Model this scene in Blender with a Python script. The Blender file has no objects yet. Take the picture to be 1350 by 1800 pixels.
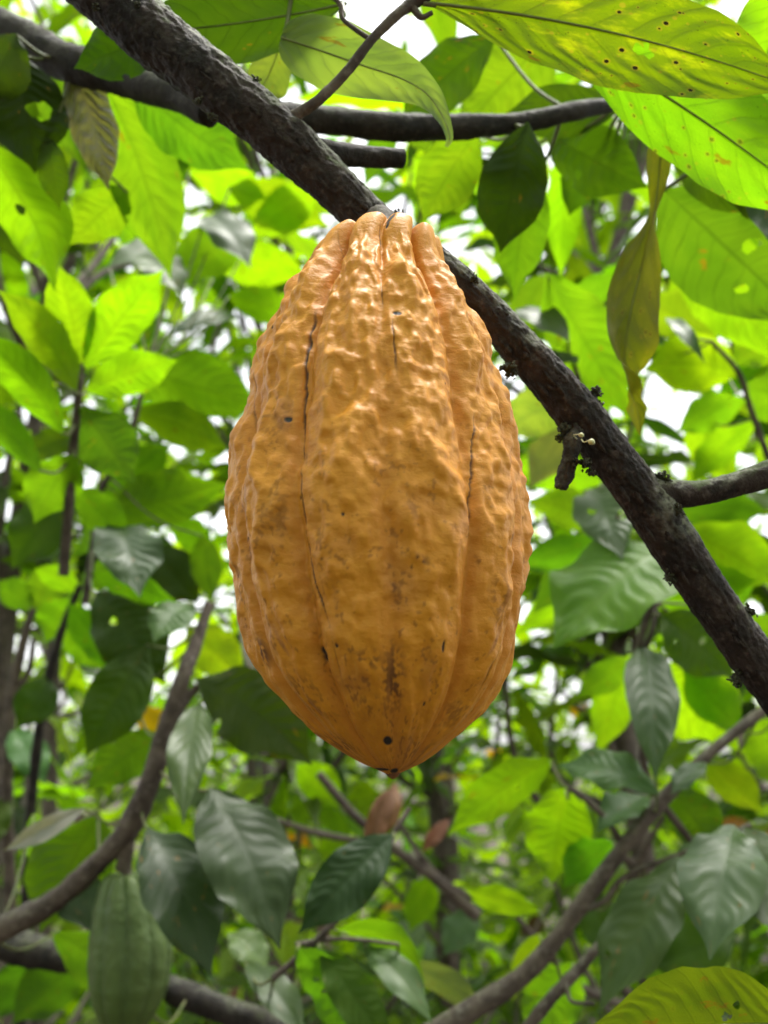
import bpy, math, random
import numpy as np
from mathutils import Vector, Matrix

# ------------------------------------------------------------------ camera, sky, sun, exposure
SC = bpy.context.scene
R = math.radians
PITCH = R(15.0)
CAM = np.array([0.0, 0.0, 1.5])
F = 1624.0                       # focal length in photograph pixels (1350 x 1800)
RIGHT = np.array([1.0, 0, 0])
UP = np.array([0, -math.sin(PITCH), math.cos(PITCH)])
FWD = np.array([0, math.cos(PITCH), math.sin(PITCH)])

cam = bpy.data.cameras.new('camera')
cam.sensor_fit = 'VERTICAL'; cam.sensor_height = 36.0; cam.sensor_width = 27.0
cam.lens = 36.0 * F / 1800.0
cam.clip_start = 0.02; cam.clip_end = 500
cam.dof.use_dof = True; cam.dof.focus_distance = 0.335; cam.dof.aperture_fstop = 9.5
cam_o = bpy.data.objects.new('camera', cam); SC.collection.objects.link(cam_o)
cam_o.location = CAM; cam_o.rotation_euler = (R(90) + PITCH, 0, 0)
SC.camera = cam_o

SUN_EL, SUN_AZ = R(74), R(50)    # azimuth measured from +Y (away from the camera) towards +X
w = bpy.data.worlds.new('World'); SC.world = w; w.use_nodes = True
nt = w.node_tree; nt.nodes.clear()
sky = nt.nodes.new('ShaderNodeTexSky'); sky.sky_type = 'NISHITA'; sky.sun_disc = False
sky.sun_elevation = SUN_EL; sky.sun_rotation = SUN_AZ
sky.air_density = 1.0; sky.dust_density = 2.5; sky.ozone_density = 1.0
hs = nt.nodes.new('ShaderNodeHueSaturation'); hs.inputs['Saturation'].default_value = 0.12   # overcast: the blue is veiled
bg = nt.nodes.new('ShaderNodeBackground'); bg.inputs['Strength'].default_value = 0.11
wo = nt.nodes.new('ShaderNodeOutputWorld')
nt.links.new(sky.outputs[0], hs.inputs['Color']); nt.links.new(hs.outputs[0], bg.inputs[0]); nt.links.new(bg.outputs[0], wo.inputs[0])

sun = bpy.data.lights.new('sun', 'SUN'); sun.energy = 1.5; sun.angle = R(20); sun.color = (1.0, 0.96, 0.9)
sun_o = bpy.data.objects.new('sun', sun); SC.collection.objects.link(sun_o)
sd = Vector((math.sin(SUN_AZ) * math.cos(SUN_EL), math.cos(SUN_AZ) * math.cos(SUN_EL), math.sin(SUN_EL)))
sun_o.rotation_euler = sd.to_track_quat('Z', 'Y').to_euler()
sun_o.location = (0, 0, 20)

SC.view_settings.view_transform = 'Standard'; SC.view_settings.look = 'None'
SC.view_settings.exposure = 2.05; SC.view_settings.gamma = 1.0; SC.view_settings.use_curve_mapping = False
SC.render.engine = 'CYCLES'
cy = SC.cycles
cy.use_denoising = True
cy.max_bounces = 8; cy.diffuse_bounces = 7; cy.glossy_bounces = 2; cy.transmission_bounces = 4
cy.use_adaptive_sampling = True; cy.adaptive_threshold = 0.02
cy.sample_clamp_indirect = 8.0

# ------------------------------------------------------------------ helpers
rng = np.random.default_rng(7)
random.seed(7)
COL = SC.collection

def nrm(v):
    v = np.asarray(v, float); n = np.linalg.norm(v)
    return v / n if n > 1e-12 else v

def ray(px, py):
    return FWD + RIGHT * ((px - 675) / F) + UP * ((900 - py) / F)

def at(px, py, d):
    """world point seen at photograph pixel px,py at depth d along the camera axis"""
    return CAM + ray(px, py) * d

_perm = np.random.default_rng(3).permutation(256); _perm = np.concatenate([_perm, _perm, _perm])
_grad = np.random.default_rng(4).normal(size=(256, 3)); _grad /= np.linalg.norm(_grad, axis=1)[:, None]
def pn(x, y, z):
    x, y, z = np.broadcast_arrays(np.asarray(x, float), np.asarray(y, float), np.asarray(z, float))
    xi, yi, zi = np.floor(x).astype(int), np.floor(y).astype(int), np.floor(z).astype(int)
    fx, fy, fz = x - xi, y - yi, z - zi
    ux, uy, uz = [f * f * f * (f * (f * 6 - 15) + 10) for f in (fx, fy, fz)]
    out = 0.0
    for dx in (0, 1):
        for dy in (0, 1):
            for dz in (0, 1):
                g = _grad[_perm[_perm[_perm[(xi + dx) & 255] + ((yi + dy) & 255)] + ((zi + dz) & 255)]]
                d = g[..., 0] * (fx - dx) + g[..., 1] * (fy - dy) + g[..., 2] * (fz - dz)
                wgt = (ux if dx else 1 - ux) * (uy if dy else 1 - uy) * (uz if dz else 1 - uz)
                out = out + d * wgt
    return out * 1.6

def sstep(a, b, x):
    t = np.clip((np.asarray(x, float) - a) / (b - a), 0, 1)   # also runs backwards when a > b
    return t * t * (3 - 2 * t)

def mesh_from(name, verts, quads, uv=None, attrs=None, mat=None, smooth=True):
    verts = np.ascontiguousarray(verts, dtype=np.float32); quads = np.ascontiguousarray(quads, dtype=np.int32)
    me = bpy.data.meshes.new(name)
    k = quads.shape[1]
    me.vertices.add(len(verts)); me.vertices.foreach_set('co', verts.ravel())
    me.loops.add(quads.size); me.loops.foreach_set('vertex_index', quads.ravel())
    me.polygons.add(len(quads)); me.polygons.foreach_set('loop_start', np.arange(0, quads.size, k, dtype=np.int32))
    me.update(calc_edges=True)
    if uv is not None:
        l = me.uv_layers.new(name='UVMap'); l.data.foreach_set('uv', np.asarray(uv, np.float32)[quads.ravel()].ravel())
    for an, av in (attrs or {}).items():
        a = me.attributes.new(an, 'FLOAT', 'POINT'); a.data.foreach_set('value', np.asarray(av, np.float32))
    if smooth: me.polygons.foreach_set('use_smooth', np.ones(len(quads), bool))
    if mat: me.materials.append(mat)
    me.validate()
    return me

def link(name, me, parent=None, loc=(0, 0, 0), color=None):
    o = bpy.data.objects.new(name, me); COL.objects.link(o)
    if parent is not None: o.parent = parent
    o.location = loc
    if color is not None: o.color = color
    return o

def root(name, loc, label, cat, group=None):
    o = bpy.data.objects.new(name, None); COL.objects.link(o); o.location = loc
    o.empty_display_size = 0.05
    o['label'] = label; o['category'] = cat
    if group: o['group'] = group
    o['_w'] = [float(c) for c in loc]
    return o

def wloc(o): return np.array(list(o['_w']))

def add(name, verts, quads, parent, origin, uv=None, attrs=None, mat=None, color=None, smooth=True):
    """mesh with world-space verts, origin moved to `origin`, parented (unrotated parents)"""
    origin = np.asarray(origin, float)
    me = mesh_from(name, np.asarray(verts) - origin, quads, uv, attrs, mat, smooth)
    o = link(name, me, parent, origin - (wloc(parent) if parent is not None else 0), color)
    o['_w'] = [float(c) for c in origin]
    return o

def resample(P, n, rad=None):
    P = np.asarray(P, float)
    Q = np.vstack([2 * P[0] - P[1], P, 2 * P[-1] - P[-2]])
    segs = len(P) - 1
    t = np.linspace(0, segs, n); i = np.minimum(t.astype(int), segs - 1); f = (t - i)[:, None]
    p0, p1, p2, p3 = Q[i], Q[i + 1], Q[i + 2], Q[i + 3]
    out = 0.5 * (2 * p1 + (p2 - p0) * f + (2 * p0 - 5 * p1 + 4 * p2 - p3) * f**2 + (3 * p1 - p0 - 3 * p2 + p3) * f**3)
    if rad is None: return out
    r = np.interp(t, np.arange(len(P)), rad)
    return out, r

def grid_quads(nr, nc, wrap=True):
    i = np.arange(nr - 1)[:, None]; j = np.arange(nc if wrap else nc - 1)[None, :]
    a = i * nc + j; b = i * nc + (j + 1) % nc
    return np.stack([a, b, b + nc, a + nc], -1).reshape(-1, 4)

def frames(C):
    T = np.gradient(C, axis=0); T /= np.linalg.norm(T, axis=1)[:, None]
    ref = np.array([0, 0, 1.0]) if abs(T[0][2]) < 0.9 else np.array([1.0, 0, 0])
    U = np.zeros_like(C); u = nrm(ref - T[0] * (ref @ T[0])); U[0] = u
    for i in range(1, len(C)):
        u = U[i - 1] - T[i] * (U[i - 1] @ T[i]); U[i] = nrm(u)
    V = np.cross(T, U)
    return T, U, V

def tube(path, rad, n=40, seg=16, bark=0.0, bscale=90.0, cap=True, seed=0.0):
    """closed tapered tube; bark = relief in units of radius.  Returns verts, quads, uv, up-facing angle cos"""
    C, r = resample(path, n, rad)
    T, U, V = frames(C)
    a = np.linspace(0, 2 * np.pi, seg, endpoint=False)
    L = np.concatenate([[0], np.cumsum(np.linalg.norm(np.diff(C, axis=0), axis=1))])
    D = np.cos(a)[None, :, None] * U[:, None, :] + np.sin(a)[None, :, None] * V[:, None, :]
    rr = r[:, None] * np.ones(seg)
    if bark:
        ca, sa = np.cos(a)[None, :], np.sin(a)[None, :]
        b = bscale; Lz = L[:, None]
        rb = float(np.mean(r))
        x, y = ca * rb * b, sa * rb * b
        n1 = pn(x * 0.35 + seed, y * 0.35, Lz * b * 0.22)
        n2 = pn(x * 1.1 + seed, y * 1.1, Lz * b * 0.42)
        n3 = pn(x * 2.6 + seed, y * 2.6, Lz * b * 1.2)
        n4 = pn(x * 5.0, y * 5.0 + seed, Lz * b * 3.0)
        rr = rr * (1 + bark * (1.0 * n1 - 0.9 * np.abs(n2) + 0.5 * n3 + 0.28 * n4 + 0.3))
    P = C[:, None, :] + D * rr[..., None]
    verts = P.reshape(-1, 3); q = grid_quads(n, seg)
    uv = np.stack(np.broadcast_arrays(a[None, :] / (2 * np.pi), L[:, None]), -1).reshape(-1, 2)
    if cap:
        nv = len(verts)
        e0 = C[0] - T[0] * r[0] * 0.25; e1 = C[-1] + T[-1] * r[-1] * 0.25
        verts = np.vstack([verts, e0, e1]); uv = np.vstack([uv, [0, 0], [0, L[-1]]])
        j = np.arange(0, seg, 2); j1 = (j + 1) % seg; j2 = (j + 2) % seg
        c0 = np.stack([np.full_like(j, nv), j2, j1, j], -1)
        base = (n - 1) * seg
        c1 = np.stack([np.full_like(j, nv + 1), base + j, base + j1, base + j2], -1)
        q = np.vstack([q, c0, c1])
    up = np.concatenate([D[..., 2].ravel(), [0, 0]]) if cap else D[..., 2].ravel()
    return verts, q, uv, up

# ------------------------------------------------------------------ materials
def newmat(name):
    m = bpy.data.materials.new(name); m.use_nodes = True
    m.node_tree.nodes.clear()
    return m, m.node_tree.nodes, m.node_tree.links

class G:
    """tiny node-graph helper"""
    def __init__(s, name): s.m, s.n, s.l = newmat(name)
    def node(s, t, **kw):
        x = s.n.new(t)
        for k, v in kw.items(): setattr(x, k, v)
        return x
    def put(s, sock, v):
        if hasattr(v, 'is_output'): s.l.new(v, sock)
        else: sock.default_value = v
    def math(s, op, a, b=0.0, c=0.0, clamp=False):
        x = s.node('ShaderNodeMath', operation=op, use_clamp=clamp)
        for i, v in enumerate((a, b, c)): s.put(x.inputs[i], v)
        return x.outputs[0]
    def mix(s, f, a, b, blend='MIX'):
        x = s.node('ShaderNodeMix', data_type='RGBA', blend_type=blend)
        s.put(x.inputs[0], f)
        for i, v in ((6, a), (7, b)):
            if isinstance(v, tuple) and len(v) == 3: v = (*v, 1.0)
            s.put(x.inputs[i], v)
        return x.outputs[2]
    def noise(s, co, scale, detail=3, rough=0.55, dist=0.0):
        x = s.node('ShaderNodeTexNoise'); x.inputs['Scale'].default_value = scale
        x.inputs['Detail'].default_value = detail; x.inputs['Roughness'].default_value = rough; x.inputs['Distortion'].default_value = dist
        if co is not None: s.l.new(co, x.inputs['Vector'])
        return x.outputs[0]
    def ramp(s, f, a, b):
        x = s.node('ShaderNodeMapRange', interpolation_type='SMOOTHSTEP'); s.put(x.inputs[0], f)
        x.inputs[1].default_value = a; x.inputs[2].default_value = b
        return x.outputs[0]
    def attr(s, name): return s.node('ShaderNodeAttribute', attribute_name=name).outputs['Fac']
    def bump(s, h, strength, dist, normal=None):
        x = s.node('ShaderNodeBump'); x.inputs['Strength'].default_value = strength; x.inputs['Distance'].default_value = dist
        s.l.new(h, x.inputs['Height'])
        if normal is not None: s.l.new(normal, x.inputs['Normal'])
        return x.outputs[0]
    def mapping(s, v, scale):
        x = s.node('ShaderNodeMapping'); x.inputs['Scale'].default_value = scale; s.l.new(v, x.inputs[0]); return x.outputs[0]
    def out(s, sh):
        o = s.node('ShaderNodeOutputMaterial'); s.l.new(sh, o.inputs[0]); return s.m

def leaf_material(name, spots=0.0, rough_top=0.40, rough_under=0.55, coat=0.0, blotch=0.0, fine=False):
    """leaf blade: object colour = blade pigment, object alpha = how much light it lets through"""
    g = G(name)
    oi = g.node('ShaderNodeObjectInfo'); tc = g.node('ShaderNodeTexCoord'); geo = g.node('ShaderNodeNewGeometry')
    sep = g.node('ShaderNodeSeparateXYZ'); g.l.new(tc.outputs['UV'], sep.inputs[0])
    u = g.math('ABSOLUTE', g.math('MULTIPLY_ADD', sep.outputs[0], 2.0, -1.0)); v = sep.outputs[1]
    wob = g.noise(tc.outputs['UV'], 4.0, 1)
    q = g.math('SUBTRACT', g.math('MULTIPLY', v, 11.0), g.math('MULTIPLY', g.math('POWER', u, 1.25), 1.9))
    q = g.math('ADD', q, g.math('MULTIPLY', g.math('SUBTRACT', wob, 0.5), 0.4 if fine else 0.9))
    fr = g.math('ABSOLUTE', g.math('SUBTRACT', g.math('FRACT', q), 0.5))      # 0 on a side vein
    side = g.math('SUBTRACT', 1.0, g.ramp(fr, 0.02, 0.09))
    mid = g.math('SUBTRACT', 1.0, g.ramp(u, 0.015, 0.05))
    vein = g.math('MAXIMUM', g.math('MULTIPLY', side, 0.45 if fine else 0.8), mid)
    if fine:
        vo = g.node('ShaderNodeTexVoronoi', feature='DISTANCE_TO_EDGE'); vo.inputs['Scale'].default_value = 38
        g.l.new(g.mapping(tc.outputs['UV'], (1.0, 2.2, 1)), vo.inputs['Vector'])
        net = g.math('SUBTRACT', 1.0, g.ramp(vo.outputs['Distance'], 0.0, 0.12))
    else: net = None
    jit = g.node('ShaderNodeVectorMath', operation='ADD'); g.l.new(tc.outputs['UV'], jit.inputs[0])
    rv = g.node('ShaderNodeCombineXYZ'); g.l.new(g.math('MULTIPLY', oi.outputs['Random'], 37.0), rv.inputs[2]); g.l.new(g.math('MULTIPLY', oi.outputs['Random'], 11.0), rv.inputs[0])
    g.l.new(rv.outputs[0], jit.inputs[1]); co = jit.outputs[0]
    n1 = g.noise(co, 3.0, 4 if fine else 2); n2 = g.noise(co, 14.0, 3) if fine else n1
    base = g.mix(g.ramp(n1, 0.3, 0.7), oi.outputs['Color'], g.mix(1.0, oi.outputs['Color'], (0.72, 0.82, 0.85), 'MULTIPLY'))
    base = g.mix(g.math('MULTIPLY', g.ramp(n2, 0.55, 0.8), 0.35), base, g.mix(1.0, base, (1.45, 1.2, 0.9), 'MULTIPLY'))
    nd = g.noise(co, 8.0, 3, 0.6)
    base = g.mix(g.math('MULTIPLY', g.ramp(nd, 0.66, 0.72), 0.8), base, (0.13, 0.075, 0.012))
    if blotch:
        n3 = g.noise(co, 5.0, 5, 0.65)
        base = g.mix(g.math('MULTIPLY', g.ramp(n3, 0.5, 0.68), blotch), base, (0.42, 0.40, 0.015))
    refl = g.mix(g.math('MULTIPLY', vein, 0.35), base, g.mix(1.0, base, (1.5, 1.35, 1.4), 'MULTIPLY'))
    trn = g.mix(1.0, base, (2.08, 2.3, 0.35), 'MULTIPLY')
    trn = g.mix(g.math('MULTIPLY', vein, 0.55), trn, g.mix(1.0, trn, (0.42, 0.45, 0.6), 'MULTIPLY'))
    if fine: trn = g.mix(g.math('MULTIPLY', net, 0.16), trn, g.mix(1.0, trn, (0.55, 0.6, 0.6), 'MULTIPLY'))
    if spots:
        vs = g.node('ShaderNodeTexVoronoi'); vs.inputs['Scale'].default_value = 15; g.l.new(g.mapping(co, (1.0, 2.6, 1)), vs.inputs['Vector'])
        sp = g.node('ShaderNodeSeparateColor'); g.l.new(vs.outputs['Color'], sp.inputs[0])
        size = g.math('MULTIPLY', g.math('POWER', sp.outputs[0], 4.0), 0.30)
        d = g.math('ADD', vs.outputs['Distance'], g.math('MULTIPLY', g.math('SUBTRACT', n2, 0.5), 0.15))
        s1 = g.math('MULTIPLY', g.math('LESS_THAN', d, size), spots)
        halo = g.math('MULTIPLY', g.math('LESS_THAN', d, g.math('MULTIPLY', size, 1.7)), spots * 0.5)
        vt = g.node('ShaderNodeTexVoronoi'); vt.inputs['Scale'].default_value = 46; g.l.new(g.mapping(co, (1.0, 2.6, 1)), vt.inputs['Vector'])
        st = g.node('ShaderNodeSeparateColor'); g.l.new(vt.outputs['Color'], st.inputs[0])
        s2 = g.math('MULTIPLY', g.math('LESS_THAN', vt.outputs['Distance'], g.math('MULTIPLY', g.math('POWER', st.outputs[0], 5.0), 0.32)), spots * 0.8)
        s1 = g.math('MAXIMUM', s1, g.math('MULTIPLY', s2, g.ramp(n1, 0.42, 0.6)))
        refl = g.mix(halo, refl, (0.30, 0.20, 0.02)); trn = g.mix(halo, trn, (0.5, 0.36, 0.02))
        refl = g.mix(s1, refl, (0.025, 0.015, 0.008)); trn = g.mix(s1, trn, (0.01, 0.006, 0.003))
    rough = g.math('ADD', g.math('MULTIPLY_ADD', geo.outputs['Backfacing'], rough_under - rough_top, rough_top), g.math('MULTIPLY', g.math('SUBTRACT', n2, 0.5), 0.55 if coat else 0.25))
    h = g.math('MULTIPLY', vein, -1.0)
    if fine: h = g.math('ADD', h, g.math('MULTIPLY', net, -0.25))
    nb = g.bump(h, 0.30 if fine else 0.10, 0.0012)
    p = g.node('ShaderNodeBsdfPrincipled'); g.l.new(refl, p.inputs['Base Color']); g.l.new(rough, p.inputs['Roughness']); g.l.new(nb, p.inputs['Normal'])
    p.inputs['IOR'].default_value = 1.45
    p.inputs['Specular IOR Level'].default_value = 0.40 if coat else 0.30
    if coat: p.inputs['Coat Weight'].default_value = coat; p.inputs['Coat Roughness'].default_value = 0.36
    t = g.node('ShaderNodeBsdfTranslucent'); g.l.new(trn, t.inputs[0]); g.l.new(nb, t.inputs['Normal'])
    mx = g.node('ShaderNodeMixShader'); g.l.new(oi.outputs['Alpha'], mx.inputs[0]); g.l.new(p.outputs[0], mx.inputs[1]); g.l.new(t.outputs[0], mx.inputs[2])
    return g.out(mx.outputs[0])

M_LEAF = leaf_material('leaf_blade')
M_SPOT = leaf_material('old_spotted_leaf_blade', spots=1.0, blotch=0.55, fine=True)
M_SHINE = leaf_material('glossy_mature_leaf_blade', rough_top=0.46, rough_under=0.55, coat=0.06)
M_FINE = leaf_material('leaf_blade_close', spots=0.12, fine=True)
M_HALF = leaf_material('leaf_blade_few_spots', spots=0.55, fine=True)

def bark_material(name, c_dark, c_mid, c_light, lichen=0.5, scale=1.0):
    g = G(name)
    tc = g.node('ShaderNodeTexCoord'); co = tc.outputs['Object']
    n1 = g.noise(co, 60 * scale, 5, 0.6, 0.4); n2 = g.noise(co, 240 * scale, 4, 0.65); n3 = g.noise(co, 22 * scale, 4, 0.6)
    n4 = g.noise(co, 900 * scale, 3, 0.6)
    c = g.mix(g.ramp(n1, 0.35, 0.65), c_dark, c_mid)
    c = g.mix(g.math('MULTIPLY', g.ramp(n2, 0.5, 0.75), 0.7), c, c_light)
    up = g.attr('up')
    li = g.math('MULTIPLY', g.ramp(g.math('ADD', g.math('MULTIPLY', up, 0.28), n3), 0.52, 0.78), g.ramp(n2, 0.38, 0.6))
    c = g.mix(g.math('MULTIPLY', li, lichen), c, (0.24, 0.25, 0.19))
    mo = g.math('MULTIPLY', g.ramp(g.math('ADD', g.math('MULTIPLY', up, 0.2), n1), 0.62, 0.75), lichen)
    c = g.mix(mo, c, (0.06, 0.085, 0.025))
    p = g.node('ShaderNodeBsdfPrincipled'); g.l.new(c, p.inputs['Base Color']); p.inputs['Roughness'].default_value = 0.75
    p.inputs['Specular IOR Level'].default_value = 0.3
    h = g.math('ADD', g.math('MULTIPLY', n2, 1.0), g.math('MULTIPLY', n4, 0.4))
    g.l.new(g.bump(h, 0.9, 0.0012), p.inputs['Normal'])
    return g.out(p.outputs[0])

M_BARK = bark_material('main_limb_bark', (0.008, 0.0055, 0.0045), (0.028, 0.018, 0.014), (0.085, 0.066, 0.055), 0.8)
M_BARK_DARK = bark_material('dark_bark', (0.010, 0.008, 0.007), (0.026, 0.020, 0.016), (0.06, 0.05, 0.04), 0.3)  # darker bark tones with little lichen, for stubs and background stems
M_TWIG = bark_material('grey_brown_twig_bark', (0.05, 0.037, 0.03), (0.11, 0.085, 0.065), (0.20, 0.17, 0.14), 0.3, 0.7)

def plain(name, c1, c2, scale, rough=0.6, bump=0.3, dist=0.001):
    g = G(name); tc = g.node('ShaderNodeTexCoord'); n = g.noise(tc.outputs['Object'], scale, 4)
    p = g.node('ShaderNodeBsdfPrincipled'); g.l.new(g.mix(g.ramp(n, 0.3, 0.7), c1, c2), p.inputs['Base Color']); p.inputs['Roughness'].default_value = rough
    g.l.new(g.bump(n, bump, dist), p.inputs['Normal']); return g.out(p.outputs[0])
M_PETIOLE = plain('green_petiole', (0.09, 0.13, 0.03), (0.13, 0.12, 0.05), 120)
M_MIDRIB = plain('pale_midrib', (0.16, 0.20, 0.05), (0.12, 0.14, 0.03), 150)
M_MOSS = plain('dark_moss', (0.02, 0.022, 0.01), (0.05, 0.05, 0.025), 400, 0.9)
M_BUD = plain('cream_flower_bud', (0.55, 0.52, 0.33), (0.42, 0.44, 0.2), 300, 0.5)
M_SOIL = plain('leaf_litter', (0.018, 0.013, 0.008), (0.06, 0.04, 0.02), 9, 0.9, 0.8, 0.03)

# leaf pigments: (r, g, b, light let through)
K = {
 'Y': (0.128, 0.208, 0.009, 0.54), 'L': (0.12, 0.205, 0.012, 0.56), 'G': (0.075, 0.145, 0.012, 0.48),
 'D': (0.042, 0.080, 0.005, 0.38), 'X': (0.027, 0.050, 0.003, 0.26), 'S': (0.050, 0.094, 0.022, 0.20),
 'T': (0.032, 0.064, 0.010, 0.24), 'P': (0.16, 0.18, 0.09, 0.40), 'B': (0.13, 0.06, 0.035, 0.15),
 'W': (0.30, 0.29, 0.25, 0.15), 'U': (0.20, 0.185, 0.19, 0.12), 'O': (0.15, 0.125, 0.014, 0.40), 'A': (0.42, 0.22, 0.01, 0.4),
}

# ------------------------------------------------------------------ leaves
PT = np.array([0, .02, .06, .15, .28, .42, .56, .70, .80, .88, .93, .97, 1.0])
PW = np.array([.03, .08, .22, .52, .82, .97, 1.0, .85, .58, .29, .14, .06, .012])

def blade(C, W, N, half, nT=26, nS=8, fold=0.18, corr=0.05, wave=0.08, seed=0.0, PTt=PT, PWt=PW, holes=()):
    """blade surface about the midrib curve C (n,3); W, N per-row frames; half = half width in metres"""
    t = np.linspace(0, 1, nT)
    s = np.linspace(-1, 1, nS * 2 + 1)
    S, TT = np.meshgrid(s, t); q4 = grid_quads(nT, len(s), wrap=False)
    if holes:                                             # bites and rot holes: cells cut out, their rim drawn onto a ragged oval
        sf, tf = S.ravel().copy(), TT.ravel().copy(); keep = np.ones(len(q4), bool)
        def hd(uu, vv, hh):
            hu, hv, ru, rv = hh; x0, y0 = (uu - hu) / ru, (vv - hv) / rv; an = np.arctan2(y0, x0)
            return np.hypot(x0, y0) / (1 + .16 * np.sin(2 * an + hu * 40) + .12 * np.sin(3 * an + hv * 70) + .07 * np.sin(7 * an + hv * 30))
        for hh in holes: keep &= hd((sf[q4].mean(1) + 1) / 2, tf[q4].mean(1), hh) > 1
        rim = np.intersect1d(np.unique(q4[keep]), np.unique(q4[~keep]))
        for hh in holes:
            d_ = hd((sf[rim] + 1) / 2, tf[rim], hh); m_ = (d_ > .3) & (d_ < 1.9); k_ = rim[m_]; f_ = 1 / d_[m_]
            inside = (np.abs(sf[k_]) < .999)
            sf[k_] = np.where(inside, 2 * (hh[0] + ((sf[k_] + 1) / 2 - hh[0]) * f_) - 1, sf[k_]); tf[k_] = np.clip(hh[1] + (tf[k_] - hh[1]) * f_, 0, 1)
        q4 = q4[keep]; S, TT = np.clip(sf, -1, 1).reshape(S.shape), tf.reshape(TT.shape)
    a = np.abs(S); wd = np.interp(TT, PTt, PWt) * half
    ix = np.clip(TT * (nT - 1), 0, nT - 1.0001); i0 = ix.astype(int); fr = (ix - i0)[..., None]
    Cv, Wv, Nv = [A[i0] * (1 - fr) + A[i0 + 1] * fr for A in (C, W, N)]
    edge = 1 + 0.05 * pn(TT * 7 + seed, np.sign(S) * 3.1, seed * 1.7) * a
    x = S * wd * edge
    q = TT * 11 - 1.9 * a ** 1.25 + 0.7 * pn(TT * 4 + seed, S * 2, seed * .3)
    body = np.minimum(1, wd / (0.55 * half + 1e-9))
    h = fold * a * wd - 0.10 * (a ** 2) * wd
    h = h - corr * half * np.cos(2 * np.pi * q) * np.sin(np.pi * a) * body
    h = h + wave * half * pn(TT * 4.2 + seed * 3, S * 0.9 + seed, seed) * (0.3 + a) * body
    h = h + wave * half * 0.7 * np.sin(TT * 19 + seed * 2 + np.sign(S) * 1.3 + 2.0 * pn(TT * 3, seed, 0.5)) * a ** 3 * body
    P = Cv + Wv * x[..., None] + Nv * h[..., None]
    uv = np.stack([(S + 1) / 2, TT], -1).reshape(-1, 2)
    return P.reshape(-1, 3), q4, uv

LEAF_N = 0
def facing(kind, P0, nx, ny):
    v = nrm(P0 - CAM); up = np.array([0, 0, 1.0])
    if kind in 'ST': n = -v + up * 0.85
    elif kind in 'DXBWUO': n = -v * 0.9 + up * 0.12
    else: n = v + up * 0.55
    n = nrm(n)
    return nrm(n + RIGHT * nx + up * ny)

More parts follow.
